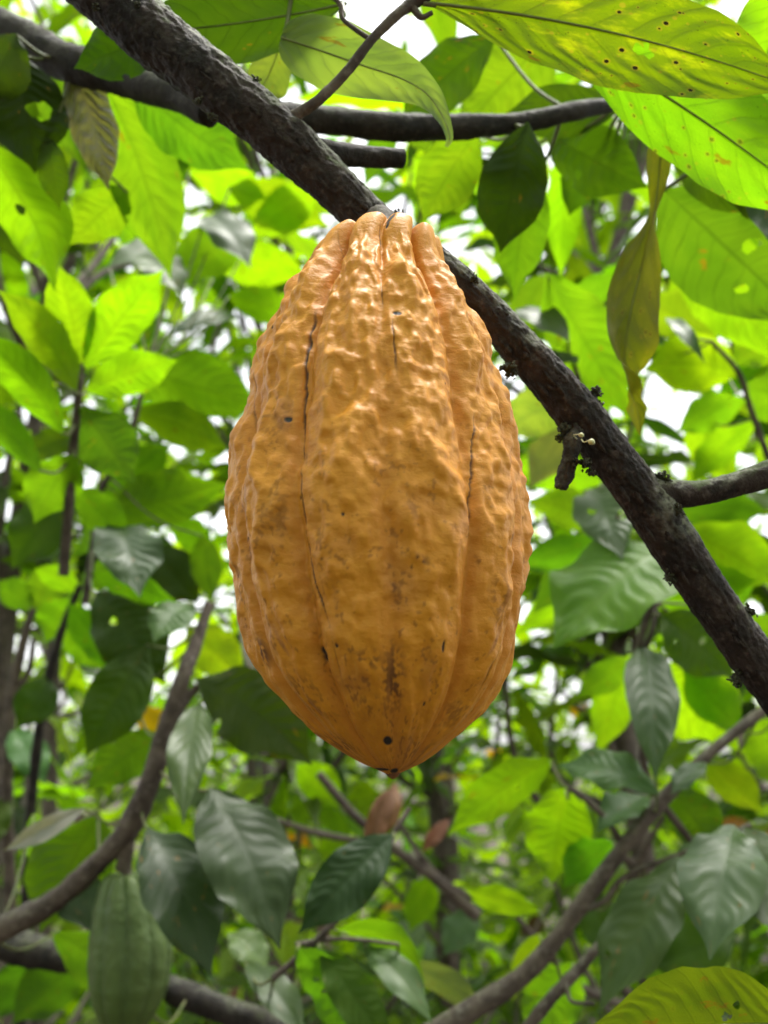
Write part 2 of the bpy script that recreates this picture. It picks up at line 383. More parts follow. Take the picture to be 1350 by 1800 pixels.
def leaf(parent, bx, by, tx, ty, wpx, kind, d, nx=None, ny=None, arch=0.10, side=0.0, fold=0.18, corr=0.022, wave=0.15,
         to=None, mat=None, n=None, res=26, rib=False, prof=None, twist=None, ribs=8, holes=(), label=None, dt=None, col=None, path=None):
    """blade from pixel (bx,by) to (tx,ty), base at depth d; `to` = world point the petiole runs to"""
    global LEAF_N
    LEAF_N += 1; sd_ = LEAF_N * 1.37
    rg = np.random.default_rng(LEAF_N + 100)
    P0 = at(bx, by, d)
    if nx is None: nx = rg.normal() * 0.16
    if ny is None: ny = rg.normal() * 0.10
    N0 = np.asarray(n, float) if n is not None else facing(kind, P0, nx, ny)
    N0 = nrm(N0)
    if dt is not None: P2 = at(tx, ty, d + dt)
    else:
        r_ = ray(tx, ty); den = r_ @ N0
        s_ = ((P0 - CAM) @ N0) / den if abs(den) > 0.15 else d
        s_ = min(max(s_, d - 0.35 * d), d + 0.45 * d); P2 = CAM + r_ * s_
    T = P2 - P0; L = np.linalg.norm(T); Tn = T / L
    Wd = nrm(np.cross(N0, Tn)); Nn = np.cross(Tn, Wd)
    vis = np.linalg.norm(Wd - FWD * (Wd @ FWD))
    if d > .55: wpx = wpx * .86
    half = 0.5 * wpx * d / F / max(vis, 0.5)
    tt = np.linspace(0, 1, res)[:, None]
    P1 = (P0 + P2) / 2 + Nn * arch * L * 2 + Wd * side * d / F
    C = (1 - tt) ** 2 * P0 + 2 * tt * (1 - tt) * P1 + tt ** 2 * P2
    if path is not None:
        C = resample([at(a, b, d + c) for a, b, c in path], res); P0 = C[0]
    Tg = np.gradient(C, axis=0); Tg /= np.linalg.norm(Tg, axis=1)[:, None]
    W = np.cross(np.tile(N0, (res, 1)), Tg) if path is not None else np.tile(Wd, (res, 1)); W -= Tg * np.sum(W * Tg, 1)[:, None]; W /= np.linalg.norm(W, axis=1)[:, None]
    NN = np.cross(Tg, W)
    if twist is not None:
        ang = np.interp(tt[:, 0], twist[0], twist[1])[:, None]
        W, NN = W * np.cos(ang) + NN * np.sin(ang), NN * np.cos(ang) - W * np.sin(ang)
    if not holes and res == 64 and rg.random() < .4:      # insect bites
        holes = [(rg.choice([rg.uniform(.2, .42), rg.uniform(.58, .8), rg.uniform(-.02, .05), rg.uniform(.95, 1.02)]), rg.uniform(.25, .85), rg.uniform(.05, .10), rg.uniform(.020, .042)) for _ in range(rg.integers(1, 3))]
    pt, pw = prof if prof else (PT, PW)
    V, Q, UVs = blade(C, W, NN, half, res, ribs, fold, corr, wave, sd_, pt, pw, holes)
    c = col or K[kind]
    j = math.exp(0.2 * rg.normal()); c = (c[0] * j * (1 + 0.10 * rg.normal()), c[1] * j, c[2], min(.7, c[3] * rg.uniform(.85, 1.1)))
    o = add('leaf', V, Q, parent, P0, UVs, None, mat or (M_SHINE if kind in 'ST' else M_LEAF), c)
    if label: o['label'] = label
    if rib:
        rp = C - NN * half * 0.02
        rr = np.interp(np.linspace(0, 1, res), [0, 1], [half * 0.035, half * 0.006])
        v2, q2, u2, up2 = tube(rp[::2], rr[::2], 24, 6)
        add('midrib', v2, q2, o, P0, u2, None, M_MIDRIB)
    if to is not None:
        to = np.asarray(to); m = (P0 + to) / 2 - np.array([0, 0, 1]) * np.linalg.norm(P0 - to) * 0.12 - Tn * 0.0
        rp = max(0.0011, half * 0.035)
        e0 = P0 + Tn * L * 0.02
        v2, q2, u2, up2 = tube([e0, m, to], [rp, rp, rp * 1.25], 10, 6)
        add('petiole', v2, q2, o, P0, u2, None, M_PETIOLE)
    return o

def branch(parent, name, pts, mat, n=60, seg=14, bark=0.12, bscale=90.0, seed=0.0):
    """pts: list of (px, py, depth, thickness_px); returns the object and its centre line"""
    P = np.array([at(a, b, c) for a, b, c, _ in pts]); r = np.array([0.5 * t * c / F for _, _, c, t in pts])
    v, q, uv, up = tube(P, r, n, seg, bark, bscale, True, seed)
    o = add(name, v, q, parent, P[0], uv, {'up': up}, mat)
    return o, resample(P, 80)

def near(path, P):
    d = np.linalg.norm(path - P, axis=1); return path[int(np.argmin(d))]

def leaves_on(parent, path, rows, reach=0.35, **common):
    for row in rows:
        bx, by, tx, ty, wpx, kind, d = row[:7]
        kw = dict(common); kw.update(row[7] if len(row) > 7 else {})
        P0 = at(bx, by, d); t = near(path, P0)
        if 'to' not in kw and np.linalg.norm(t - P0) < reach: kw['to'] = t
        leaf(parent, bx, by, tx, ty, wpx, kind, d, **kw)

# ------------------------------------------------------------------ the setting: ground
gx = np.linspace(-60, 60, 121); X, Y = np.meshgrid(gx, gx + 40)
Z = 0.08 * pn(X * 0.4, Y * 0.4, 0.3) - 0.02
gq = grid_quads(121, 121, wrap=False)[:, ::1]
gme = mesh_from('ground', np.stack([X, Y, Z], -1).reshape(-1, 3), gq, None, None, M_SOIL)
go = link('ground', gme); go['kind'] = 'structure'; go['label'] = 'brown leaf litter on the plantation ground'

# ------------------------------------------------------------------ the ripe pod
YP = 0.325                                        # horizontal distance of the pod's axis from the lens
def onplane(px, py, yp=YP):
    r_ = ray(px, py); return CAM + r_ * (yp / r_[1])

def pod_material(name, ripe=True):
    g = G(name)
    tc = g.node('ShaderNodeTexCoord'); co = tc.outputs['Object']
    n1 = g.noise(co, 28, 4, 0.6); n2 = g.noise(co, 130, 4, 0.6); n3 = g.noise(co, 520, 3, 0.6)
    if ripe:
        c = g.mix(g.ramp(n1, 0.3, 0.7), (0.56, 0.218, 0.008), (0.64, 0.268, 0.014))
        c = g.mix(g.math('MULTIPLY', g.attr('low'), 0.75), c, (0.53, 0.208, 0.004))
        c = g.mix(g.math('MULTIPLY', g.ramp(n2, 0.5, 0.75), 0.45), c, (0.67, 0.31, 0.027))
        c = g.mix(g.math('MULTIPLY', g.ramp(g.attr('groove'), 0.25, 1.0), 0.35), c, (0.50, 0.18, 0.02))
        c = g.mix(g.math('MULTIPLY', g.attr('stain'), 0.88), c, (0.10, 0.034, 0.010))
        c = g.mix(g.math('MULTIPLY', g.attr('tan'), 0.5), c, (0.33, 0.13, 0.035))
        c = g.mix(g.math('MULTIPLY', g.attr('crack'), 0.95), c, (0.05, 0.016, 0.006))
        c = g.mix(g.attr('spot'), c, (0.012, 0.010, 0.010))
    else:
        c = g.mix(g.ramp(n1, 0.3, 0.7), (0.055, 0.095, 0.016), (0.082, 0.128, 0.026))
        c = g.mix(g.math('MULTIPLY', g.attr('groove'), 0.6), c, (0.035, 0.068, 0.014))
        c = g.mix(g.math('MULTIPLY', g.ramp(n2, 0.55, 0.75), 0.35), c, (0.14, 0.20, 0.07))
    p = g.node('ShaderNodeBsdfPrincipled'); g.l.new(c, p.inputs['Base Color'])
    rough = g.math('ADD', 0.47 if ripe else 0.45, g.math('MULTIPLY', n2, 0.22))
    if ripe: rough = g.math('ADD', rough, g.math('MULTIPLY', g.attr('stain'), 0.3), clamp=True)
    g.l.new(rough, p.inputs['Roughness'])
    p.inputs['Specular IOR Level'].default_value = 0.42
    p.inputs['Subsurface Weight'].default_value = 0.10; p.inputs['Subsurface Radius'].default_value = (1.0, 0.45, 0.12); p.inputs['Subsurface Scale'].default_value = 0.004
    p.inputs['Coat Weight'].default_value = 0.08 if ripe else 0.05; p.inputs['Coat Roughness'].default_value = 0.22
    hw = g.noise(g.mapping(co, (1.0, 1.0, 1.7)), 420, 4, 0.6, 0.5)
    h = g.math('ADD', g.math('MULTIPLY', hw, 1.0), g.math('MULTIPLY', n3, 0.35))
    g.l.new(g.bump(h, 0.40, 0.0010), p.inputs['Normal'])
    return g.out(p.outputs[0])

SIL = np.array([  # photograph row, left and right edge of the husk
 [380, 598, 752], [388, 576, 762], [400, 562, 769], [425, 549, 776], [450, 541, 783], [475, 531, 791], [500, 511, 806], [550, 480, 836],
 [600, 458, 858], [650, 442, 872], [700, 431, 886], [750, 421, 895], [800, 407, 905], [850, 397, 917], [900, 391, 927],
 [950, 394, 929], [1000, 404, 927], [1050, 412, 923], [1100, 426, 914], [1150, 440, 906], [1200, 466, 886], [1250, 509, 852],
 [1290, 552, 812], [1320, 594, 776], [1340, 628, 748], [1352, 654, 724], [1360, 674, 706]], float)

def build_husk(prof_z, prof_r, cx, cy, yc, furrows, NA, NR, ripe=True, seed=0.0, amp=1.0):
    """prof_z descending; cx(z) axis offset.  theta = 0 faces -Y"""
    s = np.concatenate([[0], np.cumsum(np.hypot(np.diff(prof_z), np.diff(prof_r)))])
    u = np.linspace(0, s[-1], NR)
    z = np.interp(u, s, prof_z); r = np.interp(u, s, prof_r)
    k = np.ones(7) / 7
    zs = np.convolve(np.pad(z, 3, 'edge'), k, 'valid'); rs = np.convolve(np.pad(r, 3, 'edge'), k, 'valid')
    z[3:-3], r[3:-3] = zs[3:-3], rs[3:-3]
    h = np.clip((prof_z.max() - z) / (prof_z.max() - prof_z.min()), 0, 1)
    th = np.linspace(-np.pi, np.pi, NA, endpoint=False)
    TH, H = np.meshgrid(th, h); Rr = np.tile(r[:, None], (1, NA)); ZZ = np.tile(z[:, None], (1, NA)); UU = np.tile(u[:, None], (1, NA))
    Rm = prof_r.max()
    X = np.sin(TH) * Rm; Yy = -np.cos(TH) * Rm
    groove = np.zeros_like(TH); cut = np.zeros_like(TH); thin = np.zeros_like(TH)
    topk = 1 + 0.5 * np.exp(-((H - 0.03) / 0.10) ** 2); botk = 1 - 0.45 * sstep(0.8, 1.0, H)
    for i, (a0, dep, wd) in enumerate(furrows):
        wob = 0.030 * pn(H * 4.5 + i * 7.1, i * 1.3, seed) + 0.010 * pn(H * 16 + i * 3.1, i * 2.3, seed)
        d = (TH - R(a0) - wob + np.pi) % (2 * np.pi) - np.pi
        wk = wd * (1 - .30 * np.exp(-(H / .14) ** 2)); g1 = np.exp(-(d / wk) ** 2); g2 = np.exp(-(d / (wk * 0.30)) ** 2)
        cut += dep * (0.65 * g1 + 0.35 * g2) * topk * botk
        groove = np.maximum(groove, g1 * min(1, dep / 0.0035)); thin = np.maximum(thin, np.exp(-(d / 0.012) ** 2) * (i % 100 + 1 > 0))
    # bumpy ridges: lumps lean away from the furrows, fading towards the smooth lower end
    fade = (1 - 0.50 * sstep(0.55, 0.9, H)) * sstep(0.02, 0.13, H) * (1 - 0.7 * sstep(0.9, 1.0, H)) * amp
    sc = 1 / 0.0098
    wx = 0.35 * pn(X * 40, Yy * 40, ZZ * 40 + seed)
    l1 = pn(X * sc * 0.95 + wx, Yy * sc * 0.95, ZZ * sc * 0.52 + seed)
    l2 = pn(X * sc * 2.3, Yy * sc * 2.3 + wx, ZZ * sc * 1.7 + 5 + seed)
    l3 = pn(X * sc * 4.6, Yy * sc * 4.6, ZZ * sc * 4.0 + 9)
    l4 = pn(X * sc * 2.2, Yy * sc * 2.2, ZZ * sc * 8.5 + 2)      # fine crosswise wrinkles
    big = pn(X * 45, Yy * 45, ZZ * 26 + 3)
    ridge = (1 - 0.75 * groove)
    bump = 0.0028 * (sstep(-0.35, 0.75, l1) - 0.45) * (.25 + .75 * ridge) + 0.0014 * (sstep(-0.4, 0.6, l2) - 0.45) * (0.5 + 0.5 * ridge) \
         + 0.00020 * l3 + 0.00006 * l4 + 0.0022 * big * ridge
    disp = -cut * np.clip(Rr / (0.62 * Rm), 0.18, 1.0) + bump * fade * np.clip(Rr / (0.4 * Rm), 0.2, 1)
    rad = np.maximum(Rr + disp, 0.0006)
    zc = ZZ - np.where(H < 0.02, 0, 0) 
    # at the shoulder the relief also pushes the surface up and down
    nz = np.gradient(z, u)[:, None]; nr_ = np.gradient(r, u)[:, None]
    zc = zc + disp * np.clip(nr_, 0, 1) * 0.9
    P = np.stack([cx(ZZ) + np.sin(TH) * rad, yc + cy(ZZ) - np.cos(TH) * rad, zc], -1)
    return P, TH, H, ZZ, groove, thin, l1, l2, l3, (X, Yy)

top = onplane(683, 384); tip = onplane(690, 1362)
rows = [onplane((l + r_) / 2, y) for y, l, r_ in SIL]
zr = np.array([p[2] for p in rows]); cxr = np.array([p[0] for p in rows])
rr_ = np.array([(onplane(r_, y)[0] - onplane(l, y)[0]) / 2 for y, l, r_ in SIL])
rowk = sstep(520, 385, SIL[:, 0]); zr = CAM[2] + (zr - CAM[2]) * (1 - rowk * 0.62 * np.maximum(rr_, .014) / YP)
FUR = [(4, 0.0028, .15), (-29, 0.0062, .15), (37, 0.0060, .15), (-61, 0.0040, .14), (68, 0.0042, .14), (102, .0042, .10),
       (137, .003, .10), (173, .0042, .10), (-97, .0042, .10), (-134, .003, .10)]
def profile():
    z_t, z_b = zr[0] + 0.0012, zr[-1] - 0.0008
    return (np.concatenate([[z_t - 0.010, z_t - 0.006, z_t - 0.001, z_t], zr, [z_b]]),
            np.concatenate([[0.0045, 0.45 * rr_[0], 0.8 * rr_[0], 0.93 * rr_[0]], rr_, [0.0008]]), z_t, z_b)
cxf = lambda z: np.interp(z, zr[::-1], cxr[::-1])
cyf = lambda z: 0.0 * z
for it in range(7):        # make the solid's outline, seen in perspective, agree with the measured one
    pz, pr, z_t, z_b = profile()
    Pq = build_husk(pz, pr, cxf, cyf, YP, [(a_, d_ * .5, w_) for a_, d_, w_ in FUR], 180, 420, True, 0.0, 0.0)[0].reshape(-1, 3) - CAM
    dq = Pq @ FWD; qx = 675 + F * (Pq @ RIGHT) / dq; qy = 900 - F * (Pq @ UP) / dq
    kr, kc = np.ones(len(SIL)), np.zeros(len(SIL))
    for r_i, (yy_, l_, rt_) in enumerate(SIL):
        m_ = np.abs(qy - yy_) < 3.5
        if m_.sum() < 6: continue
        wl, wr = qx[m_].min(), qx[m_].max()
        if yy_ >= 500: kr[r_i] = 1 + 0.6 * ((rt_ - l_) / max(wr - wl, 10) - 1)
        if yy_ >= 475: kc[r_i] = 0.6 * ((l_ + rt_) / 2 - (wl + wr) / 2) * 0.335 / F
    sm = lambda v_: np.convolve(np.pad(v_, 1, 'edge'), [.25, .5, .25], 'valid')
    rr_ = rr_ * sm(kr); cxr = cxr + sm(kc)
    top_ = SIL[:, 0] < 500; i5 = int(np.argmin(np.abs(SIL[:, 0] - 500))); wds = SIL[:, 2] - SIL[:, 1]
    rr_[top_] = rr_[i5] * (wds[top_] / wds[i5]) ** 0.52
    dy = (376 - np.percentile(qy, 0.15)); zr = zr - rowk * 0.6 * dy * 0.335 / F
    zr = np.minimum.accumulate(zr - np.arange(len(zr)) * 1e-6)
pz, pr, z_t, z_b = profile()
NA, NR = 760, 520
P, TH, H, ZZ, GR, THN, l1, l2, l3, (XX, YY) = build_husk(pz, pr, cxf, cyf, YP, FUR, NA, NR, True)

def surf(px, py):
    """theta and height on the husk for a photograph pixel"""
    p = onplane(px, py); zc_ = p[2]
    rad = np.interp(zc_, zr[::-1], rr_[::-1]); return math.asin(max(-0.98, min(0.98, (p[0] - cxf(zc_)) / rad))), zc_, rad
RL = np.interp(ZZ, zr[::-1], rr_[::-1])
fine = pn(XX * 700, YY * 700, ZZ * 700); med = pn(XX * 240, YY * 240, ZZ * 200); coarse = pn(XX * 70, YY * 70, ZZ * 55 + 4)
spot = np.zeros_like(TH); stain = np.zeros_like(TH); tan = np.zeros_like(TH); crack = np.zeros_like(TH)
PXM = 0.335 / F
def blob(px, py, rx, ry, tilt=0.0, rag=0.25, soft=0.25):
    t0, z0, rad = surf(px, py)
    dx = (TH - t0) * RL / PXM; dz = -(ZZ - z0) / PXM
    ca, sa = math.cos(tilt), math.sin(tilt)
    a, b = dx * ca + dz * sa, -dx * sa + dz * ca
    d = np.sqrt((a / rx) ** 2 + (b / ry) ** 2) + rag * med
    return (1 - sstep(1 - soft, 1 + soft, d)) * (np.cos(TH) > 0)
for b in [(687, 438, 5, 14, 0.25), (682, 452, 3, 8, 0.1), (697, 640, 8, 5, 0.3), (572, 1172, 9, 9, -0.3), (566, 1163, 6, 6), (681, 1304, 8, 6), (515, 800, 6, 5),
          (478, 600, 3, 4), (612, 968, 2.5, 3), (536, 933, 2.5, 3), (769, 1160, 2.5, 8), (601, 1160, 3, 3), (668, 1352, 17, 2.2), (693, 1355, 7, 4), (775, 748, 2.5, 2), (742, 1246, 2, 3)]:
    spot = np.maximum(spot, blob(*b))
for px, py, rx, ry, k in [(690, 1205, 17, 44, 1.0), (648, 1182, 24, 15, .6), (655, 1250, 30, 16, .45), (462, 1155, 20, 24, .9), (440, 980, 16, 60, .8), (500, 930, 26, 70, .35), (725, 1040, 22, 14, .8),
                          (690, 1075, 12, 8, 1.0), (580, 1020, 16, 34, .55), (840, 1020, 10, 14, .6), (860, 1080, 22, 46, .45), (510, 1060, 12, 14, .7), (800, 1260, 40, 24, .4), (545, 1230, 40, 40, .45), (720, 960, 12, 18, .5),
                          (600, 1310, 30, 20, .7), (725, 1320, 40, 20, .55), (490, 770, 20, 40, .45), (455, 850, 14, 70, .4), (530, 1290, 20, 24, .5), (890, 1100, 14, 50, .5), (420, 1040, 12, 40, .6), (570, 1090, 40, 60, .25)]:
    m = blob(px, py, rx, ry, 0, 0.5, 0.6)
    stain = np.maximum(stain, min(1, k * 1.3) * m * sstep(0.0, 0.34, fine * 0.55 + med * 0.75 + 0.30 * (k - .35)))
stain = np.maximum(stain, 0.6 * sstep(0.40, 0.62, fine * 0.6 + med * 0.5 + coarse * 0.4) * sstep(0.15, 0.75, H))
stain = np.maximum(stain, 0.55 * sstep(0.95, 1.0, H) * sstep(0.0, 0.5, fine + med))
for px, py, rx, ry, tl in [(893, 990, 6, 28, 0.12), (552, 462, 13, 10, 0.2), (860, 1135, 5, 34, 0.45), (508, 790, 16, 34, -0.2), (505, 1145, 4, 24, -0.35), (545, 870, 4, 14, -.2), (448, 920, 4, 36, 0)]:
    m = blob(px, py, rx, ry, tl, 0.3, 0.4); tan = np.maximum(tan, m); stain = np.maximum(stain, 0.55 * m * sstep(-0.2, 0.3, med + fine * .6))
tan = np.maximum(tan, 0.55 * sstep(0.25, 0.6, coarse) * sstep(0.35, 0.8, H))
def zrow(py): return onplane(665, py)[2]
def cline(pts, wpx, k):
    """thin split running through photograph points down the husk"""
    S = [surf(a, b) for a, b in pts]
    zz = np.array([q[1] for q in S]); tt = np.array([q[0] for q in S])
    o = np.argsort(zz); t0 = np.interp(ZZ, zz[o], tt[o]) + 0.006 * pn(ZZ * 160, 3.3, pts[0][0]) + 0.002 * pn(ZZ * 900, 1.3, pts[0][0])
    d = np.abs((TH - t0) * RL / PXM)
    ends = sstep(zz.min(), zz.min() + 0.01, ZZ) * (1 - sstep(zz.max() - 0.01, zz.max(), ZZ))
    wv = 1.1 * wpx * (0.8 + 0.7 * pn(ZZ * 150, 8.8, pts[0][0]))
    return k * (1 - sstep(0.5, 1.1, d / np.maximum(wv, 0.6))) * ends
for pts, wp, k in [([(557, 600), (541, 700), (534, 800), (540, 900), (548, 1000), (566, 1070), (590, 1135)], 2.6, 1), ([(590, 1135), (602, 1190), (612, 1230)], 2.0, .5),
                   ([(672, 440), (671, 520)], 1.8, .8), ([(671, 560), (672, 590), (676, 640)], 1.5, .6), ([(688, 640), (692, 700), (696, 755)], 2.2, .85), ([(828, 770), (827, 860), (824, 940), (815, 1035)], 2.0, .9),
                   ([(455, 660), (446, 800), (442, 900), (447, 960)], 1.8, .55), ([(900, 1040), (884, 1110), (850, 1180), (820, 1240)], 2.2, .6), ([(600, 440), (592, 520)], 1.6, .4), ([(506, 1130), (517, 1170)], 1.8, .7)]:
    crack = np.maximum(crack, cline(pts, wp, k))
low = sstep(0.45, 0.80, H)
# splits are real slits
rx_ = np.stack([np.sin(TH), -np.cos(TH), 0 * TH], -1)
P = P - rx_ * (0.0006 * crack + 0.0004 * spot)[..., None]
pod_base = np.array([top[0], YP, z_t])
pod = root('cocoa_pod', pod_base, 'large ripe orange-yellow cocoa pod with bumpy ridged husk hanging from the diagonal branch', 'cocoa pod')
M_POD = pod_material('ripe_husk')
add('husk', P.reshape(-1, 3), grid_quads(NR, NA)[:, ::-1], pod, pod_base, None,
    {'low': low.ravel(), 'groove': GR.ravel(), 'stain': stain.ravel(), 'tan': tan.ravel(), 'crack': crack.ravel(), 'spot': spot.ravel()}, M_POD)
# the little nipple at the lower end
tc_ = np.array([cxf(z_b) , YP, z_b + 0.0022])
v, q, uv, up = tube([tc_ + [0, 0, .004], tc_, tc_ - [0, 0, .0018], tc_ - [0, 0, .0028]], [.0040, .0030, .0020, .0008], 14, 14, 0.25, 300)
M_NIP = plain('dry_brown_tip', (0.22, 0.08, 0.02), (0.07, 0.03, 0.012), 300, 0.8)
add('blossom_scar', v, q, pod, tc_, uv, None, M_NIP)
# stalk from the shoulder dimple back to the branch
st0 = pod_base + [0, 0, -0.012]; st1 = at(668, 385, 0.392)
v, q, uv, up = tube([st0, st0 * .6 + st1 * .4 + [0, 0, .004], st1], [.0040, .0042, .0062], 20, 14, 0.15, 200)
add('stalk', v, q, pod, st0, uv, {'up': up}, M_TWIG)

# ------------------------------------------------------------------ the main branch
MB = [(60, -110, 0.405, 108), (160, -35, 0.405, 106), (250, 48, 0.405, 102), (330, 110, 0.402, 98), (420, 180, 0.4, 94), (510, 254, 0.4, 88), (585, 325, 0.4, 80), (650, 388, 0.4, 74), (740, 446, 0.4, 66), (820, 510, 0.4, 64), (890, 585, 0.4, 66), (950, 650, 0.4, 72), (1020, 732, 0.4, 80), (1090, 825, 0.4, 76), (1150, 903, 0.4, 84), (1210, 993, 0.4, 78), (1270, 1083, 0.4, 76), (1335, 1173, 0.4, 76), (1410, 1275, 0.4, 76)]
mb0 = at(*MB[0][:3])
br = root('cacao_branch', mb0, 'thick dark scaly cacao branch running diagonally from upper left behind the ripe pod', 'branch')
Pm = np.array([at(a, b, c) for a, b, c, _ in MB]); rm = np.array([.5 * t * c / F for _, _, c, t in MB])
v, q, uv, up = tube(Pm, rm, 1000, 128, 0.10, 190, True, 2.0)
add('limb', v, q, br, mb0, uv, {'up': up}, M_BARK)
main_path = resample(Pm, 300)
# broken stub under the limb, right of the pod
branch(br, 'stub', [(1020, 740, .398, 40), (1008, 775, .392, 29), (1003, 805, .390, 24), (994, 835, .389, 27), (986, 858, .388, 21)], M_BARK_DARK, 120, 48, 0.38, 300, 5)
# side branch leaving to the right
sb, sbp = branch(br, 'side_branch', [(1125, 862, .40, 62), (1165, 868, .40, 52), (1230, 866, .40, 44), (1290, 852, .40, 44), (1345, 834, .40, 46), (1420, 802, .40, 46)], M_BARK, 220, 48, 0.10, 170, 3)
# thin twig going up to the spotted leaf
tw, twp = branch(br, 'twig', [(492, 222, .396, 30), (520, 203, .395, 22), (560, 176, .394, 18), (610, 125, .395, 17), (655, 68, .396, 16), (700, 24, .398, 18), (722, 8, .40, 24), (755, -12, .40, 20), (800, -60, .40, 18)], M_TWIG, 160, 20, 0.16, 260, 4)
branch(br, 'twig', [(652, 70, .396, 9), (625, 52, .398, 9), (602, 32, .40, 8), (596, 5, .402, 8), (560, -20, .405, 8)], M_TWIG, 40, 10, 0.12, 300, 4)
branch(br, 'twig', [(722, 8, .40, 14), (740, 30, .399, 11), (760, 22, .399, 8)], M_TWIG, 24, 10, 0.12, 300, 4)
# dark sawn stub behind the limb
branch(br, 'stub', [(520, 258, .415, 44), (580, 268, .425, 40), (650, 276, .435, 37), (708, 279, .44, 33)], M_BARK_DARK, 80, 30, 0.10, 160, 6)
# moss tufts and bark flakes that break the outline
def tuft(px, py, d, size, nsp, seed):
    rg = np.random.default_rng(seed); c = at(px, py, d); V = []; Qs = []
    for i in range(nsp):
        dr = nrm(rg.normal(size=3)); b = c + rg.normal(size=3) * size * 0.28; l = size * (0.3 + 0.55 * rg.random())
        s1 = nrm(np.cross(dr, rg.normal(size=3))); s2 = np.cross(dr, s1); wv = size * (0.10 + 0.12 * rg.random())
        k = len(V)
        V += [b - dr * l * .2 + s1 * wv, b - dr * l * .2 + s2 * wv, b - dr * l * .2 - s1 * wv, b - dr * l * .2 - s2 * wv,
              b + dr * l * .5 + (s1 + rg.normal(size=3) * .5) * wv * .7, b + dr * l * .5 + s2 * wv * .7, b + dr * l * .5 - s1 * wv * .7, b + dr * l * .5 - s2 * wv * .7]
        Qs += [[k, k + 1, k + 5, k + 4], [k + 1, k + 2, k + 6, k + 5], [k + 2, k + 3, k + 7, k + 6], [k + 3, k, k + 4, k + 7], [k + 4, k + 5, k + 6, k + 7]]
    add('moss_tuft', np.array(V), np.array(Qs), br, c, None, None, M_MOSS)
for i, (px, py, d, s, n_) in enumerate([(1046, 690, .398, .0042, 22), (1052, 710, .396, .003, 14), (990, 752, .392, .004, 22), (985, 770, .392, .003, 14), (1160, 838, .398, .0045, 26), (1172, 842, .396, .003, 16), (893, 648, .386, .0045, 26), (903, 655, .386, .003, 14),
                                     (1318, 1075, .396, .004, 20), (1028, 815, .388, .004, 22), (1040, 832, .388, .003, 16), (1190, 895, .392, .004, 20), (1200, 1000, .395, .0025, 12), (1178, 1015, .395, .004, 18), (984, 852, .388, .0035, 20), (1012, 812, .386, .003, 16),
                                     (835, 490, .39, .003, 16), (348, 178, .386, .0032, 18), (372, 205, .386, .003, 16), (240, 8, .392, .003, 14), (450, 140, .396, .0028, 14), (1296, 1195, .395, .004, 18), (545, 240, .394, .003, 16), (700, 375, .395, .003, 14), (168, 12, .39, .003, 12)]):
    tuft(px, py, d, s * 1.0, n_ + 14, 40 + i)
# curled flakes of bark
def flake(px, py, d, lpx, wpx, ang, seed):
    rg = np.random.default_rng(seed); c = at(px, py, d); a = RIGHT * math.cos(ang) - UP * math.sin(ang); b = RIGHT * math.sin(ang) + UP * math.cos(ang)
    L, Wd = lpx * d / F, wpx * d / F; V = []
    n_ = 7
    for layer in (0, 1):
        for i in range(n_):
            t = i / (n_ - 1) - .5; wv = Wd * (1 - (2 * t) ** 4) * (.6 + .5 * rg.random()) + 1e-5
            for s in (-1, 1):
                V.append(c + a * L * t + b * s * wv * .5 - FWD * (0.0004 + 0.0012 * (t * 1.4) ** 2 + (0.0005 if s > 0 else 0) - layer * 0.0005))
    Qs = []
    for i in range(n_ - 1):
        k = i * 2; m = n_ * 2
        Qs += [[k, k + 1, k + 3, k + 2], [m + k, m + k + 2, m + k + 3, m + k + 1], [k, k + 2, m + k + 2, m + k], [k + 1, m + k + 1, m + k + 3, k + 3]]
    add('bark_flake', np.array(V), np.array(Qs), br, c, None, {'up': np.zeros(len(V))}, M_BARK)
rg = np.random.default_rng(11)
for i in range(64):
    k = rg.integers(20, 290); c = main_path[k]; tg = nrm(main_path[min(k + 3, 299)] - main_path[k - 3])
    rad = np.interp(k, np.linspace(0, 299, len(rm)), rm)
    rel = c - CAM; dd = rel @ FWD; px = 675 + F * (rel @ RIGHT) / dd; py = 900 - F * (rel @ UP) / dd
    off = rg.uniform(-.8, .8); ang = math.atan2(-(tg @ UP), tg @ RIGHT)
    px += -math.sin(ang) * off * rad * F / dd * -1; py += -math.cos(ang) * off * rad * F / dd
    dep = dd - rad * math.sqrt(1 - off * off) * 1.01
    flake(px, py, dep, rg.uniform(14, 42), rg.uniform(5, 12), ang + rg.normal() * .18, 500 + i)
# cream flower buds
def bud(px, py, d, s, to):
    c = at(px, py, d); th = np.linspace(0, 2 * np.pi, 12, endpoint=False); rows_ = []
    prof = [(-1.3, .12), (-1, .5), (-.5, .9), (0, 1), (.5, .85), (.9, .5), (1.15, .08)]
    ax = nrm(at(px + 10, py + 3, d) - c); u_ = nrm(np.cross(ax, FWD)); v_ = np.cross(ax, u_)
    V = np.array([c + ax * a * s + (u_ * math.cos(t) + v_ * math.sin(t)) * r_ * s * (1 + .06 * math.cos(5 * t)) for a, r_ in prof for t in th])
    o = add('flower_bud', V, grid_quads(len(prof), 12), br, c, None, None, M_BUD)
    v2, q2, u2, _ = tube([c - ax * s * 1.2, at(px - 14, py, d + .002), to], [s * .22] * 3, 12, 8)
    add('bud_stalk', v2, q2, o, c, u2, None, M_BUD)
bud(1040, 777, .378, .0013, at(1022, 772, .386)); bud(1022, 765, .380, .0010, at(1014, 772, .388))
